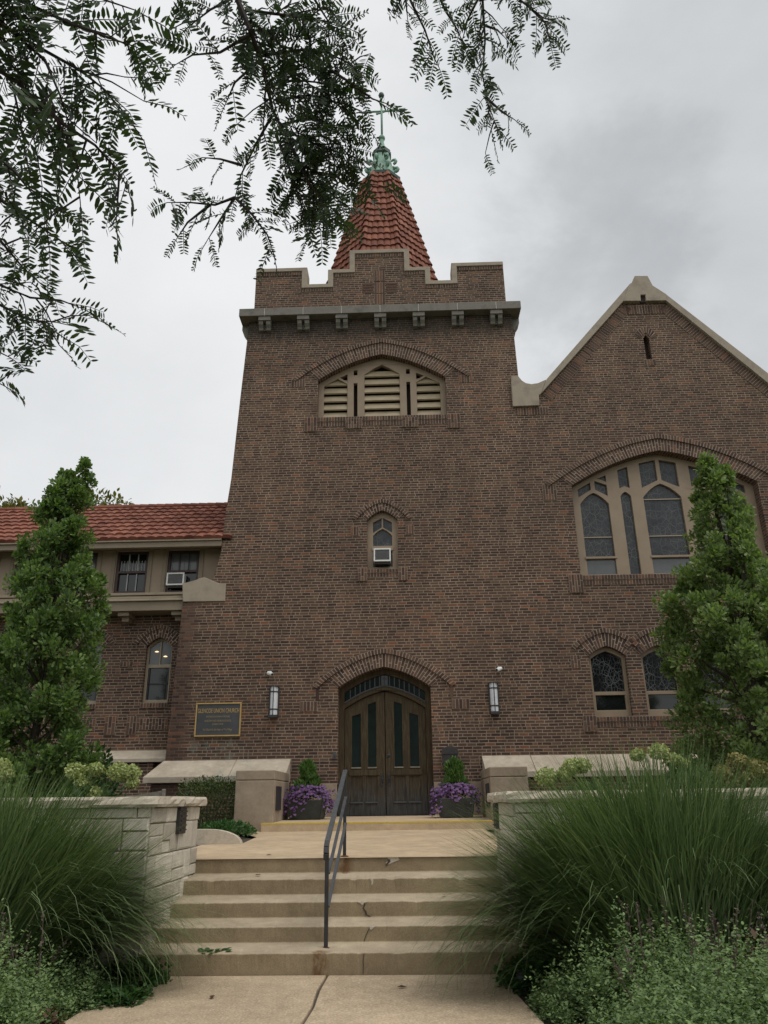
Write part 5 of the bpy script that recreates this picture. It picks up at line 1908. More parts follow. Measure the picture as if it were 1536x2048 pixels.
stone_wall('rough pale limestone wall with thick cap along the left side of the steps', -1, -1.90, -2.42, -8.5)
stone_wall('rough pale limestone wall with thick cap along the right side of the steps, behind the grass', 1, 1.47, 1.98, 8.5)
# louvred step lights let into the walls
for s_, lab, yy in ((-1, 'black louvred step light in the left stone wall', -9.15), (1, 'black louvred step light in the right stone wall', -8.75)):
    xw = -1.90 if s_ < 0 else 1.47
    t_ = thing('step_light', lab, 'step light', (xw, yy, 0.25), 'step lights in the stone walls')
    a, b_ = sorted((xw - s_ * 0.035, xw + s_ * 0.02))
    mb = MB()
    mb.box(a, b_, yy - 0.12, yy + 0.12, 0.22, 0.475, 'black_panel')
    mb.build('housing', t_, bevel=0.004)
    mb = MB()
    for i in range(5):
        z = 0.25 + i * 0.045
        q0, q1 = sorted((xw - s_ * 0.036, xw - s_ * 0.05))
        mb.box(q0, q1, yy - 0.10, yy + 0.10, z, z + 0.014, 'bronze_dark')
    mb.build('louvre', t_)

# ---- handrail up the middle of the steps
hr = thing('handrail', 'black steel handrail with two lower bars up the middle of the steps', 'handrail', (-0.27, -9.8, -0.73))
NP, FP = (-0.275, -9.86), (-0.235, -8.28)


def flat_bar(mb, a, b_, w, h_, mat):
    a, b_ = Vector(a), Vector(b_)
    d = (b_ - a).normalized()
    sx_ = Vector((1, 0, 0))
    up = sx_.cross(d).normalized()
    if up.z < 0:
        up = -up
    vs = []
    for p in (a, b_):
        for q, r in ((-1, -1), (1, -1), (1, 1), (-1, 1)):
            vs.append(p + sx_ * (q * w / 2) + up * (r * h_ / 2))
    mb.add(vs, [(0, 1, 2, 3), (7, 6, 5, 4), (0, 4, 5, 1), (1, 5, 6, 2), (2, 6, 7, 3), (3, 7, 4, 0)], mat)


mb = MB()
flat_bar(mb, (NP[0], NP[1], 0.16), (FP[0], FP[1] + 0.05, 0.855), 0.05, 0.026, 'grey_iron')  # rails paler than the black posts: sky reflection put into the colour
pr_ = [(NP[0], NP[1], 0.16), (NP[0], NP[1] - 0.07, 0.115), (NP[0], NP[1] - 0.095, 0.06), (NP[0], NP[1] - 0.09, 0.005)]
for a, b_ in zip(pr_, pr_[1:]):
    flat_bar(mb, a, b_, 0.05, 0.026, 'black_iron')
mb.build('top_rail', hr, bevel=0.006)
for zo in (0.27, 0.55):
    mb = MB()
    flat_bar(mb, (NP[0] + 0.012, NP[1] + 0.02, 0.155 - zo), (FP[0] + 0.012, FP[1] - 0.02, 0.83 - zo), 0.032, 0.02, 'grey_iron')
    mb.build('lower_rail', hr, bevel=0.003)
for (x, y), z0, z1 in ((NP, -0.74, 0.15), (FP, -0.075, 0.845)):
    mb = MB()
    mb.box(x - 0.018, x + 0.018, y - 0.018, y + 0.018, z0, z1, 'black_iron')
    p = mb.build('post', hr, bevel=0.004)
    mb = MB()
    mb.lathe((x, y, z0), [(0.05, -0.01), (0.045, 0.012), (0.025, 0.018)], 'rust', 10)
    mb.build('rusty_foot', p)

# ---- path light in the bed
t_ = thing('garden_spotlight', 'small black spotlight at the right edge of the walk', 'garden light', (1.50, -10.5, -0.93))
c = at(1046, 1964, -10.7)
mb = MB()
mb.tube([c + Vector((0.03, 0.05, -0.02)), c + Vector((-0.02, -0.03, 0.03))], [0.04, 0.048], 'black_panel', 14)
mb.build('head', t_)
mb = MB()
mb.tube([c + Vector((-0.0205, -0.031, 0.031)), c + Vector((-0.022, -0.033, 0.033))], 0.04, 'glass_clear', 14)
mb.build('lens', t_)
mb = MB()
mb.tube([c + Vector((0.02, 0.03, -0.02)), c + Vector((0.03, 0.02, -0.14)), (c.x + 0.03, c.y + 0.02, -0.95)], 0.012, 'black_panel', 6)
mb.build('stake', t_)

# ---- bench back behind the left wall
bn = thing('garden_bench', 'weathered wooden garden bench behind the left stone wall', 'bench', (-4.9, -2.6, -0.03))
bx1 = at(328, 1580, -2.6).x
bx0 = bx1 - 1.5
bt = at(328, 1578, -2.6).z
mb = MB()
n = 12
tops = [(bx0 + (bx1 - bx0) * i / n, bt - 0.02 - 0.09 * math.sin(PI * i / n)) for i in range(n + 1)]
bots = [(x, bt - 0.24) for x, z in tops]
mb.plate([(x, z - 0.09) for x, z in tops] + list(reversed(tops)), [], -2.62, -2.58, 'bench_wood')
mb.box(bx0, bx1, -2.62, -2.58, bt - 0.47, bt - 0.40, 'bench_wood')
for i in range(17):
    x = bx0 + 0.08 + (bx1 - bx0 - 0.16) * i / 16
    mb.box(x - 0.022, x + 0.022, -2.612, -2.588, bt - 0.42, bt - 0.10 - 0.06 * math.sin(PI * i / 16), 'bench_wood')
mb.build('backrest', bn, bevel=0.004)
for x in (bx0, bx1):
    mb = MB()
    mb.box(x - 0.03, x + 0.03, -2.64, -2.57, -0.04, bt + 0.0, 'bench_wood')
    mb.build('leg', bn, bevel=0.01)
    mb = MB()
    mb.box(x - 0.03, x + 0.03, -3.12, -3.06, -0.04, 0.55, 'bench_wood')
    mb.build('leg', bn, bevel=0.006)
mb = MB()
mb.box(bx0, bx1, -3.12, -2.65, 0.33, 0.37, 'bench_wood')
mb.build('seat', bn, bevel=0.005)


# ================================================================== PLANTS
def leaf_cloud(centers, radii, per, size, updir=0.3, out_from=None):
    """leaves gathered round clump centres; returns arrays"""
    C_ = np.repeat(np.asarray(centers), per, axis=0)
    R_ = np.repeat(np.asarray(radii), per).reshape(-1, 1)
    n = len(C_)
    d = rdir(n)
    r = rng.random((n, 1)) ** 0.5
    P = C_ + d * r * R_
    A = d * 0.8 + rdir(n) * 0.6 + np.array([0, 0, updir])
    Nn = rdir(n) * 0.6 + d * 0.4 + np.array([0, -0.2, 0.7])
    S = size * rng.uniform(0.5, 1.35, n)
    return P, A, Nn, S


def column_tree(label, x0, y0, zbase, prof, lean, seed, nclump, per, size, lm='leaf_oak', peaks=()):
    """fastigiate oak: prof = [(z, radius)]"""
    global rng
    rng = np.random.default_rng(seed)
    t_ = thing('columnar_oak_tree', label, 'tree', (x0, y0, zbase))
    zs = np.array([p[0] for p in prof])
    rs = np.array([p[1] for p in prof])
    # clump centres, denser near the shell
    cen, rad = [], []
    w = rs / rs.sum()
    zt = zs[-1]
    while len(cen) < nclump:
        z = rng.uniform(zs[0], zt)
        R = np.interp(z, zs, rs)
        if rng.random() > R / rs.max() + 0.12:
            continue
        a = rng.uniform(0, 2 * PI)
        r = R * math.sqrt(rng.uniform(0.10, 1.25)) * 0.90
        lx_ = lean * (z - zbase)
        jx = 0.12 * math.sin(z * 2.1 + seed)
        cen.append((x0 + lx_ + jx * R + r * math.cos(a), y0 + r * math.sin(a), z))
        rad.append(rng.uniform(0.08, 0.27) * (0.6 + 0.4 * R / rs.max()))
    for (px_, pz0, pz1, pr_) in peaks:
        for q in range(9):
            z = pz0 + (pz1 - pz0) * q / 8
            cen.append((x0 + px_ + rng.normal(0, 0.05), y0 + rng.normal(0, 0.08), z))
            rad.append(pr_ * (1.15 - 0.75 * q / 8))
    cen = np.array(cen)
    P, A, Nn, S = leaf_cloud(cen, rad, per, size, 0.55)
    mb = MB()
    zz1 = np.linspace(zbase - 0.1, zt - 0.35, 12)
    mb.tube([(x0 + lean * (z - zbase) + 0.03 * math.sin(z * 3), y0, z) for z in zz1], list(np.linspace(0.10, 0.018, 12)), 'bark', 8)
    order = rng.permutation(len(cen))[:90]
    for i in order:                      # steep limbs out to the clumps
        c_ = cen[i]
        z0_ = zbase + 0.25 + (c_[2] - zbase) * 0.62
        p0 = Vector((x0 + lean * (z0_ - zbase), y0, z0_))
        p1 = Vector(c_)
        mid = p0.lerp(p1, 0.5) + Vector((p1.x - p0.x, p1.y - p0.y, 0)) * 0.15
        mb.tube([p0, mid, p1], [0.022, 0.013, 0.005], 'bark', 5, cap=False)
    mb.build('trunk', t_, smooth=True)
    inst('crown', LEAF_OAK_V, LEAF_OAK_F, P, A, Nn, S, lm, t_)
    return t_


TY = -4.0
column_tree('tall narrow oak with dark green lobed leaves in front of the left wing', -6.02, TY, -0.05,
            [(0.4, 0.90), (1.2, 0.98), (2.2, 1.02), (3.2, 0.95), (4.1, 0.84), (5.0, 0.66), (5.7, 0.50), (6.2, 0.36), (6.5, 0.16)], 0.0, 31, 330, 125, 0.082, 'leaf_oak', ((0.20, 6.1, 6.92, 0.15), (-0.22, 6.0, 6.75, 0.16)))
column_tree('narrow bright green oak growing before the big traceried nave window', 6.32, -4.4, -0.05,
            [(0.7, 1.05), (1.4, 1.42), (2.2, 1.46), (2.9, 1.36), (3.6, 1.12), (4.2, 0.88), (4.8, 0.62), (5.4, 0.45), (5.9, 0.37), (6.2, 0.24), (6.45, 0.08)], 0.0, 47, 370, 125, 0.082, 'leaf_oak_bright')

# dense dark bush at the foot of the left oak
def bush(name, label, cat, cx_, cy_, z0, rx, ry, h_, n, size, mat, base=(LEAF_V, LEAF_F), group=None, boxy=False, seed=1, stem=True):
    global rng
    rng = np.random.default_rng(seed)
    t_ = thing(name, label, cat, (cx_, cy_, z0), group)
    u = rdir(n)
    u[:, 2] = np.abs(u[:, 2])
    if boxy:
        mxx = np.max(np.abs(u), axis=1, keepdims=True)
        u = u / (mxx ** 0.75)
    r = rng.random((n, 1)) ** 0.22
    lump = 1 + 0.10 * np.sin(u[:, 0:1] * 7 + seed) * np.cos(u[:, 1:2] * 6 + u[:, 2:3] * 5)
    P = np.array([cx_, cy_, z0 + 0.05]) + u * r * lump * np.array([rx, ry, h_])
    A = u * 0.8 + rdir(n) * 0.7 + np.array([0, 0, 0.2])
    Nn = rdir(n) * 0.5 + u * 0.6 + np.array([0, 0, 0.4])
    inst('foliage', base[0], base[1], P, A, Nn, size * rng.uniform(0.65, 1.25, n), mat, t_)
    if stem:
        mb = MB()
        for k in range(7):
            a = k * 2.4
            e = Vector((cx_ + 0.6 * rx * math.cos(a), cy_ + 0.6 * ry * math.sin(a), z0 + h_ * 0.7))
            mb.tube([(cx_ + 0.05 * math.cos(a), cy_ + 0.05 * math.sin(a), z0 - 0.05), e], [0.014, 0.004], 'bark', 5, cap=False)
        mb.build('stems', t_)
    return t_


p = at(172, 1505, -3.0)
bush('shrub', 'dark leafy shrub at the foot of the left oak', 'shrub', p.x, -3.0, -0.03, 0.75, 0.6, 1.55, 3000, 0.10, 'leaf_hydrangea', seed=5)
p = at(412, 1600, -1.9)
bush('hedge', 'clipped green hedge against the church plinth left of the stone pier', 'hedge', p.x + 0.02, -1.75, -0.03, 0.62, 0.55, 0.95, 7000, 0.042, 'leaf_hedge', boxy=True, seed=6)
p = at(440, 1650, -4.0)
bush('ground_ivy', 'bright green ivy patch in front of the clipped hedge', 'ivy', p.x + 0.1, -4.0, -0.03, 0.50, 0.7, 0.20, 1400, 0.06, 'leaf_vine', seed=8)
p = at(1500, 1480, -3.2)
bush('shrub', 'broad leafy shrub low at the right edge, beneath the right oak', 'shrub', p.x + 0.15, -3.4, -0.03, 0.9, 0.7, 1.6, 3200, 0.13, 'leaf_oak', seed=15)


# hydrangeas
def hydrangea(label, cx_, cy_, z0, spread, hgt, blooms, mat, seed):
    global rng
    rng = np.random.default_rng(seed)
    t_ = bush('hydrangea', label, 'hydrangea', cx_, cy_, z0, spread, spread * 0.8, hgt, 900, 0.13, 'leaf_hydrangea', group='hydrangeas behind the stone walls', seed=seed)
    for (bx, by, bz, br) in blooms:
        n = 420
        u = rdir(n)
        u[:, 2] = u[:, 2] * 0.9 + 0.15
        P = np.array([bx, by, bz]) + u * np.array([br, br, br * 0.85]) * (0.72 + 0.28 * rng.random((n, 1)))
        o = inst('bloom', PETAL_V, PETAL_F, P, u * 0.5 + rdir(n) * 0.9, u + rdir(n) * 0.5, 0.030 * rng.uniform(0.7, 1.3, n), mat, t_)
        mb = MB()
        mb.tube([(cx_ + (bx - cx_) * 0.3, cy_ + (by - cy_) * 0.3, z0), (bx, by, bz)], [0.008, 0.005], 'leaf_hydrangea', 5, cap=False)
        mb.build('stem', o)
    return t_


def blooms_at(lst, Y):
    out = []
    for px, py, r in lst:
        v = at(px, py, Y)
        out.append((v.x, v.y, v.z, r))
    return out


B1 = blooms_at([(150, 1545, .13), (192, 1541, .10), (238, 1546, .155), (262, 1548, .12), (264, 1568, .08), (186, 1590, .10), (165, 1568, .1)], -7.2)
hydrangea('hydrangea with round lime blooms beside the bench behind the left wall', -3.8, -7.2, 0.0, 0.55, 0.65, B1, 'bloom_lime', 61)
B2 = blooms_at([(2, 1535, .13), (-18, 1545, .15), (10, 1550, .11), (-60, 1552, .15)], -7.0)
hydrangea('hydrangea with lime blooms at the left edge of the garden, half hidden by grass', -5.6, -7.0, 0.0, 0.5, 0.6, B2, 'bloom_lime', 62)
B3 = blooms_at([(1092, 1556, .14), (1145, 1535, .13), (1165, 1533, .12), (1130, 1550, .1)], -6.9)
hydrangea('hydrangea with lime blooms behind the right wall, close to the right stone pier', 2.9, -6.9, 0.0, 0.45, 0.62, B3, 'bloom_lime', 63)
B4 = blooms_at([(1318, 1506, .14), (1345, 1522, .12), (1275, 1512, .10), (1365, 1530, .1)], -6.3)
hydrangea('tall hydrangea with pale yellow blooms rising behind the right grass clump', 4.4, -6.3, 0.0, 0.5, 0.85, B4, 'bloom_lime', 64)
B5 = blooms_at([(1475, 1525, .125), (1448, 1548, .12), (1512, 1540, .15), (1494, 1556, .13), (1530, 1555, .1), (1462, 1568, .1)], -7.4)
hydrangea('hydrangea with fading tan and rust blooms above the right wall cap', 4.9, -7.4, 0.0, 0.5, 0.55, B5, 'bloom_tan', 65)


# planters by the door
def planter(cx_, side, seed):
    global rng
    rng = np.random.default_rng(seed)
    y0 = -1.15
    zf = 0.19
    t_ = thing('planter', 'dark square metal planter on the platform %s of the church door' % side, 'planter', (cx_, y0, zf), 'planters flanking the church door')
    mb = MB()
    w0, w1, H_ = 0.30, 0.35, 0.36
    vs = [(cx_ + sx_ * w, y0 + sy * w, z) for z, w in ((zf, w0), (zf + H_, w1)) for sx_, sy in ((-1, -1), (1, -1), (1, 1), (-1, 1))]
    mb.hexa(vs, 'planter_metal')
    mb.build('tub', t_, bevel=0.008)
    mb = MB()
    for sx_, sy in ((-1, -1), (1, -1), (1, 1), (-1, 1)):
        mb.tube([(cx_ + sx_ * w0, y0 + sy * w0, zf + 0.003), (cx_ + sx_ * w1, y0 + sy * w1, zf + H_ + 0.01)], 0.022, 'planter_metal', 6)
    mb.build_split('corner_post', t_)
    # evergreen
    e = thing('evergreen_shrub', 'upright bright green evergreen growing in the planter %s of the church door' % side, 'shrub', (cx_, y0, zf + H_), 'evergreens in the planters')
    n = 1900
    u = rng.uniform(-1, 1, (n, 3))
    rr = 0.21
    hz = u[:, 2] * 0.5 + 0.5
    prf = rr * (1.08 - 0.50 * hz ** 2.6) * (1 + 0.22 * np.sin(9 * hz + seed + 3 * u[:, 0]))
    P = np.stack([cx_ + u[:, 0] * prf * np.sqrt(1 - 0.5 * u[:, 1] ** 2), y0 + u[:, 1] * prf, zf + H_ + 0.12 + hz * 0.62 * (1 - 0.18 * u[:, 0] ** 2)], 1)
    A = np.stack([u[:, 0] * 0.4, u[:, 1] * 0.4, np.ones(n)], 1) + rdir(n) * 0.55
    inst('foliage', LEAFLET_V, LEAF_F, P, A, rdir(n), 0.085 * rng.uniform(0.6, 1.3, n), 'leaf_topiary', e)
    mb = MB()
    for k in range(5):
        a = k * 1.3
        mb.tube([(cx_ + 0.02 * math.cos(a), y0 + .02 * math.sin(a), zf + H_ - 0.02), (cx_ + 0.13 * math.cos(a), y0 + 0.13 * math.sin(a), zf + H_ + 0.5)], [0.012, 0.004], 'bark', 5)
    mb.build('stems', e)
    # petunias
    f = thing('purple_flowers', 'mound of purple flowers spilling over the planter %s of the church door' % side, 'flowers', (cx_, y0, zf + H_), 'purple flowers in the planters')
    n = 1100
    a = rng.uniform(0, 2 * PI, n)
    r = np.sqrt(rng.uniform(0.15, 1, n)) * 0.45 * (1 + 0.22 * np.sin(3 * a + seed) + 0.12 * np.sin(7 * a))
    z = zf + H_ + 0.16 - 0.9 * np.maximum(r - 0.30, 0) * rng.uniform(0.2, 2.6, n) + rng.uniform(-0.08, 0.10, n)
    P = np.stack([cx_ + r * np.cos(a), y0 + r * np.sin(a) * 0.9, z], 1)
    out_ = np.stack([np.cos(a), np.sin(a), np.full(n, 0.5)], 1)
    inst('leaves', LEAF_V, LEAF_F, P - out_ * 0.03, out_ + rdir(n) * 0.6, rdir(n) + np.array([0, 0, .7]), 0.05 * rng.uniform(0.7, 1.3, n), 'leaf_vine', f)
    m_ = 850
    idx = rng.permutation(n)[:m_]
    Pp, dirs, up = [], [], []
    for i in idx:
        nrm = out_[i] * 0.7 + np.array([0, -0.35, 0.45]) + rng.normal(size=3) * 0.25
        nrm /= np.linalg.norm(nrm)
        t1 = np.cross(nrm, [0.3, 0.2, 1])
        t1 /= np.linalg.norm(t1)
        t2 = np.cross(nrm, t1)
        for q in range(5):
            an = q * 2 * PI / 5
            Pp.append(P[i] + out_[i] * 0.025)
            dirs.append(t1 * math.cos(an) + t2 * math.sin(an))
            up.append(nrm)
    inst('blossoms', PETAL_V, PETAL_F, Pp, dirs, up, np.full(len(Pp), 0.03) * rng.uniform(0.8, 1.2, len(Pp)), 'petal_purple', f)


planter(-1.56, 'left', 71)
planter(1.45, 'right', 72)


# ornamental grasses
def grass_clump(label, cx_, cy_, z0, n, L0, L1, rad, seed, lean=(0, 0)):
    global rng
    rng = np.random.default_rng(seed)
    SEG = 9
    a = rng.uniform(0, 2 * PI, n)
    r = rad * np.sqrt(rng.random(n))
    root = np.stack([cx_ + r * np.cos(a), cy_ + r * np.sin(a) * 0.8, np.full(n, z0)], 1)
    az = a + rng.normal(0, 0.55, n)
    tilt = np.clip(r / rad * 0.82 + rng.normal(0, 0.17, n), 0.02, 0.98)     # lean from vertical
    L = rng.uniform(L0, L1, n)
    front = np.clip(-np.sin(az), 0, 1)
    tilt = tilt * (1 - 0.5 * front)
    kap = 0.35 + rng.uniform(0.0, 1.0, n) ** 1.5 * 1.25 + np.where(rng.random(n) < 0.14, 0.95, 0.0)
    kap = kap * (1 - 0.45 * front)
    out_ = np.stack([np.cos(az) + lean[0], np.where(np.sin(az) < 0, 0.42, 0.8) * np.sin(az) + lean[1], np.zeros(n)], 1)
    side = np.stack([-np.sin(az), np.cos(az), np.zeros(n)], 1)
    tw = rng.uniform(-0.7, 0.7, n)
    sidev = side * np.cos(tw)[:, None] + out_ * (np.sin(tw) * 0.5)[:, None]
    w = rng.uniform(0.003, 0.0095, n) * np.where(rng.random(n) < 0.1, 1.3, 1.0)
    V = np.zeros((n, (SEG + 1) * 2, 3))
    p = root.copy()
    for s in range(SEG + 1):
        f = s / SEG
        th = tilt + kap * f ** 2.0 * 1.25
        if s > 0:
            st_ = (L / SEG)[:, None]
            p = p + st_ * (out_ * np.sin(th)[:, None] + np.array([0, 0, 1.0]) * np.cos(th)[:, None])
        ww = (w * (1 - f ** 2.2) + 0.0006)[:, None]
        V[:, 2 * s] = p - sidev * ww
        V[:, 2 * s + 1] = p + sidev * ww
    bf = np.array([[2 * s, 2 * s + 1, 2 * s + 3, 2 * s + 2] for s in range(SEG)])
    k = (SEG + 1) * 2
    Fc = (bf[None] + (np.arange(n) * k)[:, None, None]).reshape(-1, 4)
    o = raw_mesh('ornamental_grass', V.reshape(-1, 3), Fc, 'blade_grass', None, True)
    tag(o, label, 'ornamental grass', 'ornamental grass clumps before the walls')
    return o


grass_clump('huge arching green grass clump right of the steps', 2.55, -10.85, -0.92, 10500, 1.38, 2.04, 0.58, 81)
grass_clump('big dark green grass clump left of the steps in front of the stone wall', -3.02, -10.75, -0.90, 9000, 1.3, 1.9, 0.52, 82)
grass_clump('green grass clump filling the left edge beyond the bigger clump', -4.35, -10.7, -0.93, 5200, 1.3, 1.95, 0.46, 83)
grass_clump('green grass clump at the right edge before the stone wall', 4.75, -10.65, -0.93, 2600, 0.9, 1.3, 0.34, 84)


# catmint and mixed ground cover
def cover(name, label, region, n_st, hfun, seed, mat='leaf_catmint', size=0.034, nleaf=26, spikes=0):
    """region(x,y)->0..1 density; stems with little leaves; returns one stuff object"""
    global rng
    rng = np.random.default_rng(seed)
    xs, ys = [], []
    x0, x1, y0, y1 = region['box']
    P, A = [], []
    k = 0
    while k < n_st:
        x, y = rng.uniform(x0, x1), rng.uniform(y0, y1)
        h_ = hfun(x, y)
        if h_ <= 0.03:
            continue
        k += 1
        tx, ty = rng.normal(0, 0.32, 2)
        hh = h_ * (0.55 + 0.62 * rng.random() ** 1.6) * (1.18 if rng.random() < 0.12 else 1.0)
        m_ = nleaf
        f = rng.uniform(0.28, 1.0, m_)
        q = np.stack([x + tx * f * hh * 0.8, y + ty * f * hh * 0.8, -0.93 + f * hh], 1) + rng.normal(0, 0.02, (m_, 3))
        P.append(q)
        an = rng.uniform(0, 2 * PI, m_)
        A.append(np.stack([np.cos(an), np.sin(an), rng.uniform(-0.1, 0.9, m_)], 1))
    P = np.concatenate(P)
    A = np.concatenate(A)
    n = len(P)
    o = inst(name, LEAF_V, LEAF_F, P, A, rdir(n) * 0.5 + np.array([0, 0, 0.9]), size * rng.uniform(0.6, 1.4, n), mat)
    tag(o, label, 'ground cover', kind='stuff')
    return o


def hL(x, y):
    edge = -1.92 + 0.10 * math.sin(y * 5) - 0.02 * (y + 10)
    d = edge - x
    if d < 0:
        return 0
    lump = 0.5 + 0.5 * mnoise.noise(Vector((x * 1.7, y * 1.7, 3)))
    return min(1, d / 0.45) ** 0.6 * (0.36 + 0.34 * lump) * (0.75 + 0.5 * min(1, max(0, (-10.9 - y) / 0.8)))


def hR(x, y):
    edge = 1.36 + 0.09 * math.sin(y * 4) + 0.13 * max(0, -(y + 10.6))
    d = x - edge
    if d < 0:
        return 0
    lump = 0.5 + 0.5 * mnoise.noise(Vector((x * 1.7, y * 1.7, 9)))
    return min(1, d / 0.45) ** 0.6 * (0.30 + 0.32 * lump) * (0.68 + 0.5 * min(1, max(0, (-11.0 - y) / 0.8)))


cover('catmint_cover', 'grey-green catmint spreading over the bed left of the walk', {'box': (-5.2, -1.85, -13.8, -10.5)}, 5200, hL, 91, size=0.026, nleaf=44)
cover('catmint_cover', 'grey-green catmint spreading over the bed right of the walk', {'box': (1.3, 5.2, -13.8, -10.7)}, 5600, hR, 92, size=0.026, nleaf=44)


def hv(cx_, cy_, rx, ry, hh):
    return lambda x, y: hh * max(0, 1 - ((x - cx_) / rx) ** 2 - ((y - cy_) / ry) ** 2) ** 0.5


def small_plant(name, label, cat, cx_, cy_, rx, ry, hh, n, mat, size, seed, nleaf=20):
    o = cover(name, label, {'box': (cx_ - rx, cx_ + rx, cy_ - ry, cy_ + ry)}, n, hv(cx_, cy_, rx, ry, hh), seed, mat, size, nleaf)
    del o['kind']
    o['category'] = cat
    return o


small_plant('creeping_vine', 'bright green vine at the foot of the left stone wall by the bottom step', 'vine', -1.87, -10.32, 0.28, 0.28, 0.20, 60, 'leaf_vine', 0.055, 101)
small_plant('creeping_vine', 'bright lime green vine tip lying on the walk at its left edge', 'vine', -1.78, -10.95, 0.25, 0.3, 0.12, 50, 'leaf_vine', 0.05, 102)
small_plant('leafy_perennial', 'dark green leafy plant at the right end of the bottom step', 'plant', 1.62, -10.55, 0.42, 0.38, 0.42, 150, 'leaf_vine', 0.045, 103)
small_plant('coral_bells_plant', 'bronze leaved plant in front of the right grass clump', 'plant', 2.75, -11.75, 0.40, 0.30, 0.50, 70, 'leaf_bronze', 0.075, 104, 14)
small_plant('coral_bells_plant', 'dark purple leaved plant at the left edge of the walk', 'plant', -2.02, -11.85, 0.16, 0.16, 0.2, 26, 'leaf_bronze', 0.05, 105, 12)


def spikes(name, label, pts, seed):
    global rng
    rng = np.random.default_rng(seed)
    P, A = [], []
    mbs = MB()
    for x, y, h0, h1 in pts:
        tx, ty = rng.normal(0, 0.10, 2)
        mbs.tube([(x, y, -0.93 + h0 * 0.3), (x + tx, y + ty, -0.93 + h1)], [0.003, 0.002], 'stalk_mauve', 4, cap=False)
        m_ = 26
        f = rng.uniform(0.45, 1, m_)
        P.append(np.stack([x + tx * f, y + ty * f, -0.93 + h0 * .3 + (h1 - h0 * .3) * f], 1))
        an = rng.uniform(0, 2 * PI, m_)
        A.append(np.stack([np.cos(an), np.sin(an), rng.uniform(0, 0.9, m_)], 1))
    o = mbs.build(name)
    tag(o, label, 'flower stalks', kind='stuff')
    P, A = np.concatenate(P), np.concatenate(A)
    f = inst('flower_buds', LEAF_V, LEAF_F, P, A, rdir(len(P)), 0.022 * rng.uniform(0.7, 1.4, len(P)), 'stalk_mauve', o)
    f['kind'] = 'stuff'


spikes('flower_stalks', 'faded mauve flower stalks standing above the right bed', [(random.uniform(1.9, 4.9), random.uniform(-12.4, -11.2), 0.3, random.uniform(0.5, 0.85)) for _ in range(130)], 111)
spikes('flower_stalks', 'faded mauve flower stalks standing above the left bed', [(random.uniform(-4.6, -2.1), random.uniform(-12.4, -11.0), 0.3, random.uniform(0.45, 0.78)) for _ in range(100)], 112)

# small dry leaves scattered over steps and walk, each its own thing
LIT = [(-1.15, -8.62, -0.228, 'curled brown leaf on the second step from the top, left side'), (0.85, -9.02, -0.396, 'tiny brown leaf on the third step from the top, right side'),
       (0.42, -10.6, -0.897, 'dry brown leaf on the right walk slab before the bottom step'), (-1.05, -10.9, -0.895, 'dry brown leaf on the left walk slab near the vine')]
for lx_, ly_, lz_, lab in LIT:
    a = random.uniform(0, 6)
    mb = MB()
    L_ = 0.045
    pt = lambda u, v, h_: (lx_ + u * math.cos(a) - v * math.sin(a), ly_ + u * math.sin(a) + v * math.cos(a), lz_ + h_)
    mb.add([pt(-L_, 0, .004), pt(0, -L_ * .5, .016), pt(L_, 0, .008), pt(0, L_ * .5, .014), pt(0, 0, .004)], [(0, 1, 4), (1, 2, 4), (2, 3, 4), (3, 0, 4)], 'leaf_bronze')
    tag(mb.build('fallen_leaf', recalc=False), lab, 'leaf', 'fallen leaves on the paving')

# a green sprig dropped on the second tread
rng = np.random.default_rng(77)
tz = -0.722
sp_ = np.stack([np.linspace(-1.42, -1.14, 16), -9.98 + rng.normal(0, 0.025, 16), np.full(16, tz)], 1)
sa = np.stack([rng.normal(0.3, 0.5, 16), rng.choice([-1.0, 1.0], 16), rng.uniform(0.0, 0.3, 16)], 1)
o = inst('fallen_sprig', LEAF_V, LEAF_F, sp_, sa, np.tile([0, 0, 1.0], (16, 1)), np.full(16, 0.085), 'leaf_vine')
tag(o, 'small green sprig of leaves fallen on the lowest tread, left of the handrail', 'sprig')

# a fallen leaf on the landing
p = at(539, 1699, -8.0)
mb = MB()
mb.add([(p.x - .035, -8.05, -0.058), (p.x, -8.08, -0.052), (p.x + .04, -8.05, -0.056), (p.x, -8.03, -0.048)], [(0, 1, 2, 3)], 'leaf_bronze')
tag(mb.build('fallen_leaf'), 'single brown fallen leaf lying on the landing', 'leaf')


# distant trees showing over the wing roof
def back_tree(label, px, py, Y, rad, seed):
    global rng
    rng = np.random.default_rng(seed)
    tp = at(px, py, Y)
    t_ = thing('background_tree', label, 'tree', (tp.x, Y, -0.95), 'trees behind the wing')
    mb = MB()
    mb.tube([(tp.x, Y, -1.0), (tp.x, Y, tp.z * 0.6), (tp.x + .2, Y, tp.z - 0.4)], [0.25, 0.16, 0.03], 'bark', 8)
    cen, rad_ = [], []
    for k in range(70):
        u = rdir(1)[0]
        cen.append((tp.x + u[0] * rad * 0.85, Y + u[1] * rad * 0.85, tp.z - rad + u[2] * rad * 0.95 - 0.1))
        rad_.append(rng.uniform(0.3, 0.6))
    for c_ in cen[:25]:
        mb.tube([(tp.x, Y, tp.z * 0.6), c_], [0.05, 0.01], 'bark', 5, cap=False)
    mb.build('trunk', t_)
    P, A, Nn, S = leaf_cloud(cen, rad_, 45, 0.22, 0.3)
    inst('crown', LEAF_V, LEAF_F, P, A, Nn, S, 'leaf_back', t_)


back_tree('yellowing tree top just showing over the wing roof at the left edge', 28, 1008, 12.0, 1.6, 121)
back_tree('yellowing tree top just showing over the wing ridge right of the left oak', 214, 998, 12.5, 1.5, 122)

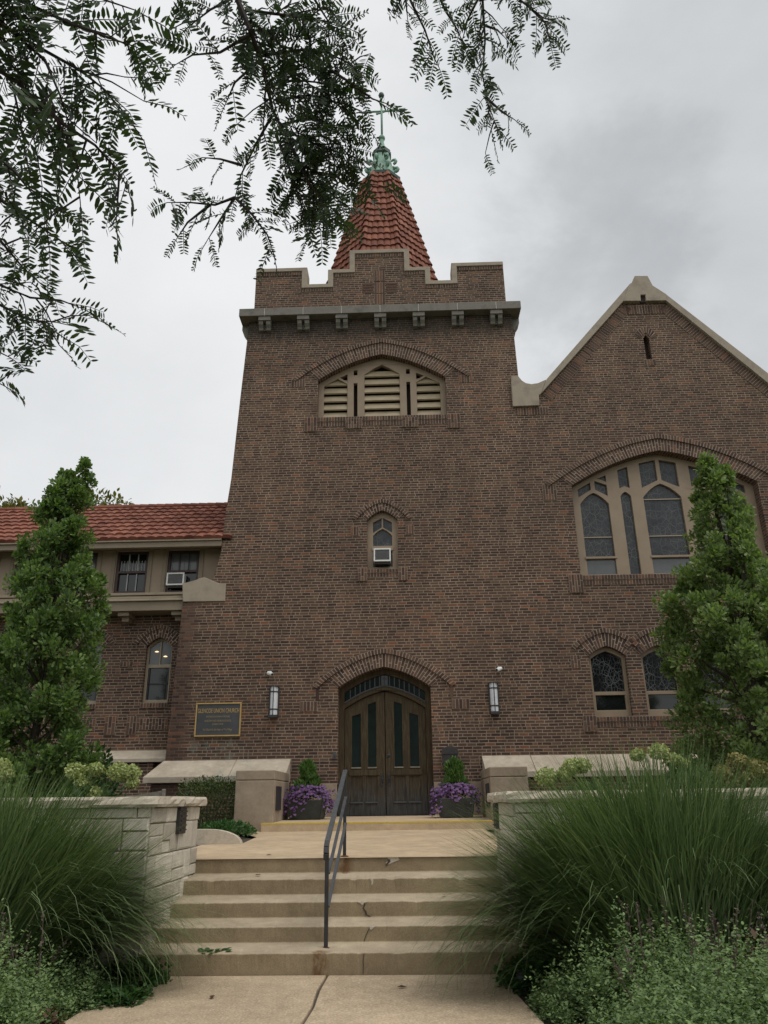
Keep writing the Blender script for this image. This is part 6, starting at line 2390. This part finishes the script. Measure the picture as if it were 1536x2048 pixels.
# ================================================================== honey locust overhead
rng = np.random.default_rng(5)
loc = thing('honey_locust_tree', 'overhanging tree branches with feathery dark leaflets against the sky', 'tree', (-4.6, -18.6, -0.95))
SP = [  # (distance, [(px,py),...], leaf density, twig spread)
    # left mass
    (3.0, [(-90, 90), (30, 160), (110, 235), (150, 300), (160, 400)], 1.0, .30),
    (3.1, [(-90, -60), (60, 10), (150, 50), (230, 80), (275, 95)], 1.1, .28),
    (3.2, [(-60, 10), (70, 90), (160, 140), (210, 180), (235, 215)], 1.1, .28),
    (3.1, [(-60, -20), (20, 60), (90, 120), (120, 190), (135, 240)], 1.1, .30),
    (3.0, [(60, 190), (130, 250), (190, 290), (235, 340), (255, 375)], 1.0, .22),
    (3.2, [(-20, -80), (80, -40), (180, -10), (270, 20)], 1.1, .25),
    (3.1, [(-80, 20), (-10, 90), (40, 150), (60, 210)], 1.0, .28),
    (3.4, [(-100, 240), (-20, 300), (30, 345), (75, 400)], 1.1, .22),
    (3.4, [(-90, 330), (0, 400), (60, 440), (120, 480), (140, 500)], 1.1, .22),
    (3.5, [(-90, 410), (0, 480), (50, 540), (90, 575)], 1.0, .22),
    (3.5, [(-90, 500), (0, 570), (60, 595), (120, 600), (160, 615)], 0.95, .18),
    (3.5, [(-90, 560), (0, 610), (60, 640), (115, 645)], 0.9, .18),
    (3.6, [(-70, 660), (-20, 695), (20, 715)], 0.8, .10),
    (3.6, [(-70, 720), (-15, 760), (5, 770)], 0.8, .08),
    # centre mass
    (4.0, [(455, -90), (475, 0), (500, 60), (525, 130), (545, 220), (590, 310), (640, 390), (675, 430)], 1.1, .28),
    (4.0, [(545, 230), (512, 288), (482, 350), (470, 395)], 1.0, .14),
    (3.9, [(470, 395), (430, 410), (380, 405), (335, 405)], 1.0, .14),
    (3.9, [(470, 395), (505, 430), (535, 470), (545, 500)], 1.0, .12),
    (3.9, [(470, 395), (440, 440), (415, 480)], 1.0, .14),
    (3.9, [(420, 410), (375, 445), (355, 475)], 0.8, .10),
    (3.9, [(482, 330), (440, 318), (405, 315)], 0.8, .06),
    (4.0, [(475, -10), (420, 20), (375, 55)], 1.1, .22),
    (4.0, [(500, 70), (440, 105), (385, 110), (350, 130)], 1.0, .15),
    (4.0, [(520, 120), (470, 165), (450, 210)], 1.0, .15),
    (4.1, [(490, 20), (570, 30), (640, 40), (680, 60)], 1.3, .26),
    (4.1, [(530, 110), (600, 100), (655, 105), (695, 125), (725, 150)], 1.3, .24),
    (4.1, [(550, 200), (620, 190), (670, 205), (690, 225)], 1.4, .24),
    (4.1, [(580, 290), (640, 270), (680, 290), (700, 330)], 1.5, .24),
    (4.1, [(595, 320), (585, 360), (578, 400)], 1.2, .15),
    (4.1, [(620, 345), (670, 350), (700, 380)], 1.5, .2),
    (4.1, [(560, 250), (620, 235), (665, 250), (690, 280)], 1.5, .24),
    (4.1, [(600, 330), (635, 345), (665, 375), (680, 405)], 1.5, .22),
    (4.2, [(600, -60), (630, 0), (655, 40), (670, 75)], 1.3, .24),
    (4.1, [(500, 40), (550, 80), (600, 130), (640, 150)], 1.5, .24),
    (4.1, [(545, 170), (590, 160), (640, 165), (670, 180)], 1.5, .22),
    (4.1, [(600, 300), (640, 310), (670, 330)], 1.5, .2),
    (4.0, [(590, 310), (620, 370), (640, 420), (650, 440)], 1.5, .2),
    (4.1, [(570, 260), (610, 280), (660, 300), (700, 310)], 1.5, .2),
    (4.0, [(560, 290), (580, 340), (600, 400), (610, 430)], 1.3, .18),
    (4.2, [(520, 60), (560, 120), (620, 170), (680, 200)], 1.4, .22),
    (4.1, [(660, 140), (700, 165), (745, 198), (775, 208)], 0.35, .04),
    # right mass
    (4.6, [(930, -90), (965, 0), (970, 80), (965, 150), (975, 205), (995, 260)], 1.15, .20),
    (4.6, [(972, 195), (1005, 225), (1030, 240)], 0.9, .10),
    (4.4, [(780, -90), (825, 10), (850, 60), (868, 115), (878, 135)], 0.9, .13),
    (4.4, [(790, -60), (812, 5), (815, 35)], 0.9, .10),
    (4.6, [(860, -50), (890, 20), (915, 60), (925, 85)], 0.9, .16),
    (4.6, [(965, -20), (935, 40), (925, 80)], 1.0, .12),
    (4.7, [(960, -90), (1040, 0), (1085, 35), (1115, 45)], 1.0, .16),
    (4.7, [(1050, 5), (1090, 45), (1100, 85)], 1.0, .14),
    (4.6, [(968, 50), (995, 60), (1010, 75)], 0.9, .10),
    (4.6, [(960, 0), (1000, -10), (1060, -20)], 1.0, .16),
]
LP, LA, LN, LS = [], [], [], []
tw = MB()


def compound_leaf(p, d, L):
    """one pinnate leaf: rachis from p along d, drooping, paired leaflets"""
    n = rng.integers(8, 12)
    d = d / np.linalg.norm(d)
    up = np.array([0, 0, 1.0]) + rng.normal(0, 0.6, 3)
    L = L * rng.uniform(0.7, 1.15)
    crl = rng.uniform(0.02, 0.13)
    pts = []
    q = p.copy()
    dd = d.copy()
    for i in range(n):
        q = q + dd * (L / n)
        dd = dd + np.array([0, 0, -crl]) + rng.normal(0, 0.03, 3)
        dd /= np.linalg.norm(dd)
        side = np.cross(dd, up)
        side /= np.linalg.norm(side) + 1e-9
        nn = np.cross(side, dd)
        sz = L * 0.20 * (0.75 + 0.5 * math.sin(PI * (i + 1) / (n + 1)))
        for s_ in (-1, 1):
            LP.append(q.copy())
            LA.append(side * s_ * 1.0 + dd * 0.42 + rng.normal(0, 0.14, 3))
            LN.append(nn + rng.normal(0, 0.45, 3))
            LS.append(sz * rng.uniform(0.85, 1.12))
        pts.append(q.copy())
    tw.tube([tuple(p), tuple(pts[n // 2]), tuple(pts[-1])], [0.0016, 0.0013, 0.0008], 'twig_bark', 3, cap=False)


starts = []
for dist, pl, dens, spread in SP:
    LK = 0.90 if dist < 3.65 else (0.79 if dist < 4.25 else 0.74)
    dist, dens, spread = dist * 0.70, dens * (2.15 if dist < 3.65 else 2.6), spread * 0.62
    pts = []
    for i, (a, b_) in enumerate(pl):
        pts.append(np.array(atd(a, b_, dist + 0.12 * math.sin(a * 0.02 + b_ * 0.013))))
    starts.append(pts[0])
    n = len(pts)
    r0 = 0.010 if n > 6 else 0.0055
    tw.tube([tuple(q) for q in pts], [r0 * (1 - 0.75 * i / (n - 1)) for i in range(n)], 'twig_bark', 5, cap=False)
    for i in range(n - 1):
        seg = pts[i + 1] - pts[i]
        ln = np.linalg.norm(seg)
        m_ = max(1, int(ln / 0.075 * dens))
        for j in range(m_):
            f = (j + rng.random()) / m_
            p = pts[i] + seg * f
            d = seg / ln
            ds = rng.normal(size=3)
            ds -= d * ds.dot(d)
            ds /= np.linalg.norm(ds)
            if spread > 0.11 and rng.random() < 0.40:       # side twig carrying several leaves
                tl = spread * rng.uniform(0.4, 1.0)
                td = d * 0.6 + ds * 0.9 + np.array([0, 0, -0.25])
                td /= np.linalg.norm(td)
                e = p + td * tl
                tw.tube([tuple(p), tuple(p + td * tl * .5 + np.array([0, 0, .01])), tuple(e)], [0.003, 0.0024, 0.0014], 'twig_bark', 4, cap=False)
                for q in np.linspace(0.3, 1.0, max(2, int(tl / 0.06))):
                    ds2 = rng.normal(size=3)
                    compound_leaf(p + td * tl * q, td * 0.6 + ds2 * 0.55 + np.array([0, 0, -0.25]), rng.uniform(0.105, 0.165) * LK)
            else:
                compound_leaf(p, d * 0.55 + ds * 0.8 + np.array([0, 0, -0.2]), rng.uniform(0.11, 0.17) * LK)
    compound_leaf(pts[-1], pts[-1] - pts[-2], 0.14 * LK)
# limbs outside the view that carry the twigs
trunk = Vector((-4.6, -18.6, -0.95))
limb = MB()
limb.tube([trunk, trunk + Vector((0.05, 0, 2.2)), trunk + Vector((0.25, 0.1, 4.2)), trunk + Vector((0.6, 0.2, 6.2)), trunk + Vector((0.9, 0.2, 8.0))], [0.24, 0.20, 0.165, 0.12, 0.05], 'bark', 10)
hubs = [(trunk + Vector((0.25, 0.1, 4.2)), range(0, 14)), (trunk + Vector((0.45, 0.15, 5.3)), range(14, 41)), (trunk + Vector((0.6, 0.2, 6.2)), range(41, len(SP)))]
for hub, ids in hubs:
    pr = [starts[i] for i in ids if SP[i][1][0][1] < -40 or SP[i][1][0][0] < -40]
    c = Vector(np.mean(pr, axis=0)) + Vector((-0.15, -0.25, 0.35))
    limb.tube([hub, hub.lerp(c, 0.5) + Vector((0, 0, 0.35)), c], [0.085, 0.05, 0.022], 'bark', 8)
    for q in pr:
        limb.tube([c, c.lerp(Vector(q), 0.5) + Vector((0, 0, 0.05)), Vector(q)], [0.014, 0.009, 0.0056], 'twig_bark', 5)
tw.build('branches', loc, recalc=False)
# the rest of the canopy, over and behind the viewpoint
rng = np.random.default_rng(17)
ncl = 40
cc_ = np.stack([rng.uniform(-8.0, 4.5, ncl), rng.uniform(-26.0, -19.6, ncl), rng.uniform(3.6, 9.0, ncl)], 1)
for c_ in cc_[:60]:
    limb.tube([trunk + Vector((0.5, 0.2, 5.6)), Vector(c_)], [0.05, 0.008], 'bark', 5, cap=False)
CP, CA, CN, CS = leaf_cloud(cc_, rng.uniform(0.6, 1.1, ncl), 90, 0.20, -0.2)
LP, LA, LN, LS = [np.concatenate([np.asarray(a_), b_]) for a_, b_ in ((LP, CP), (LA, CA), (LN, CN), (LS, CS * 1.4))]
inst('crown', LEAFLET_V, LEAF_F, LP, LA, LN, LS, 'leaf_locust', loc)
limb.build('trunk', loc, smooth=True)
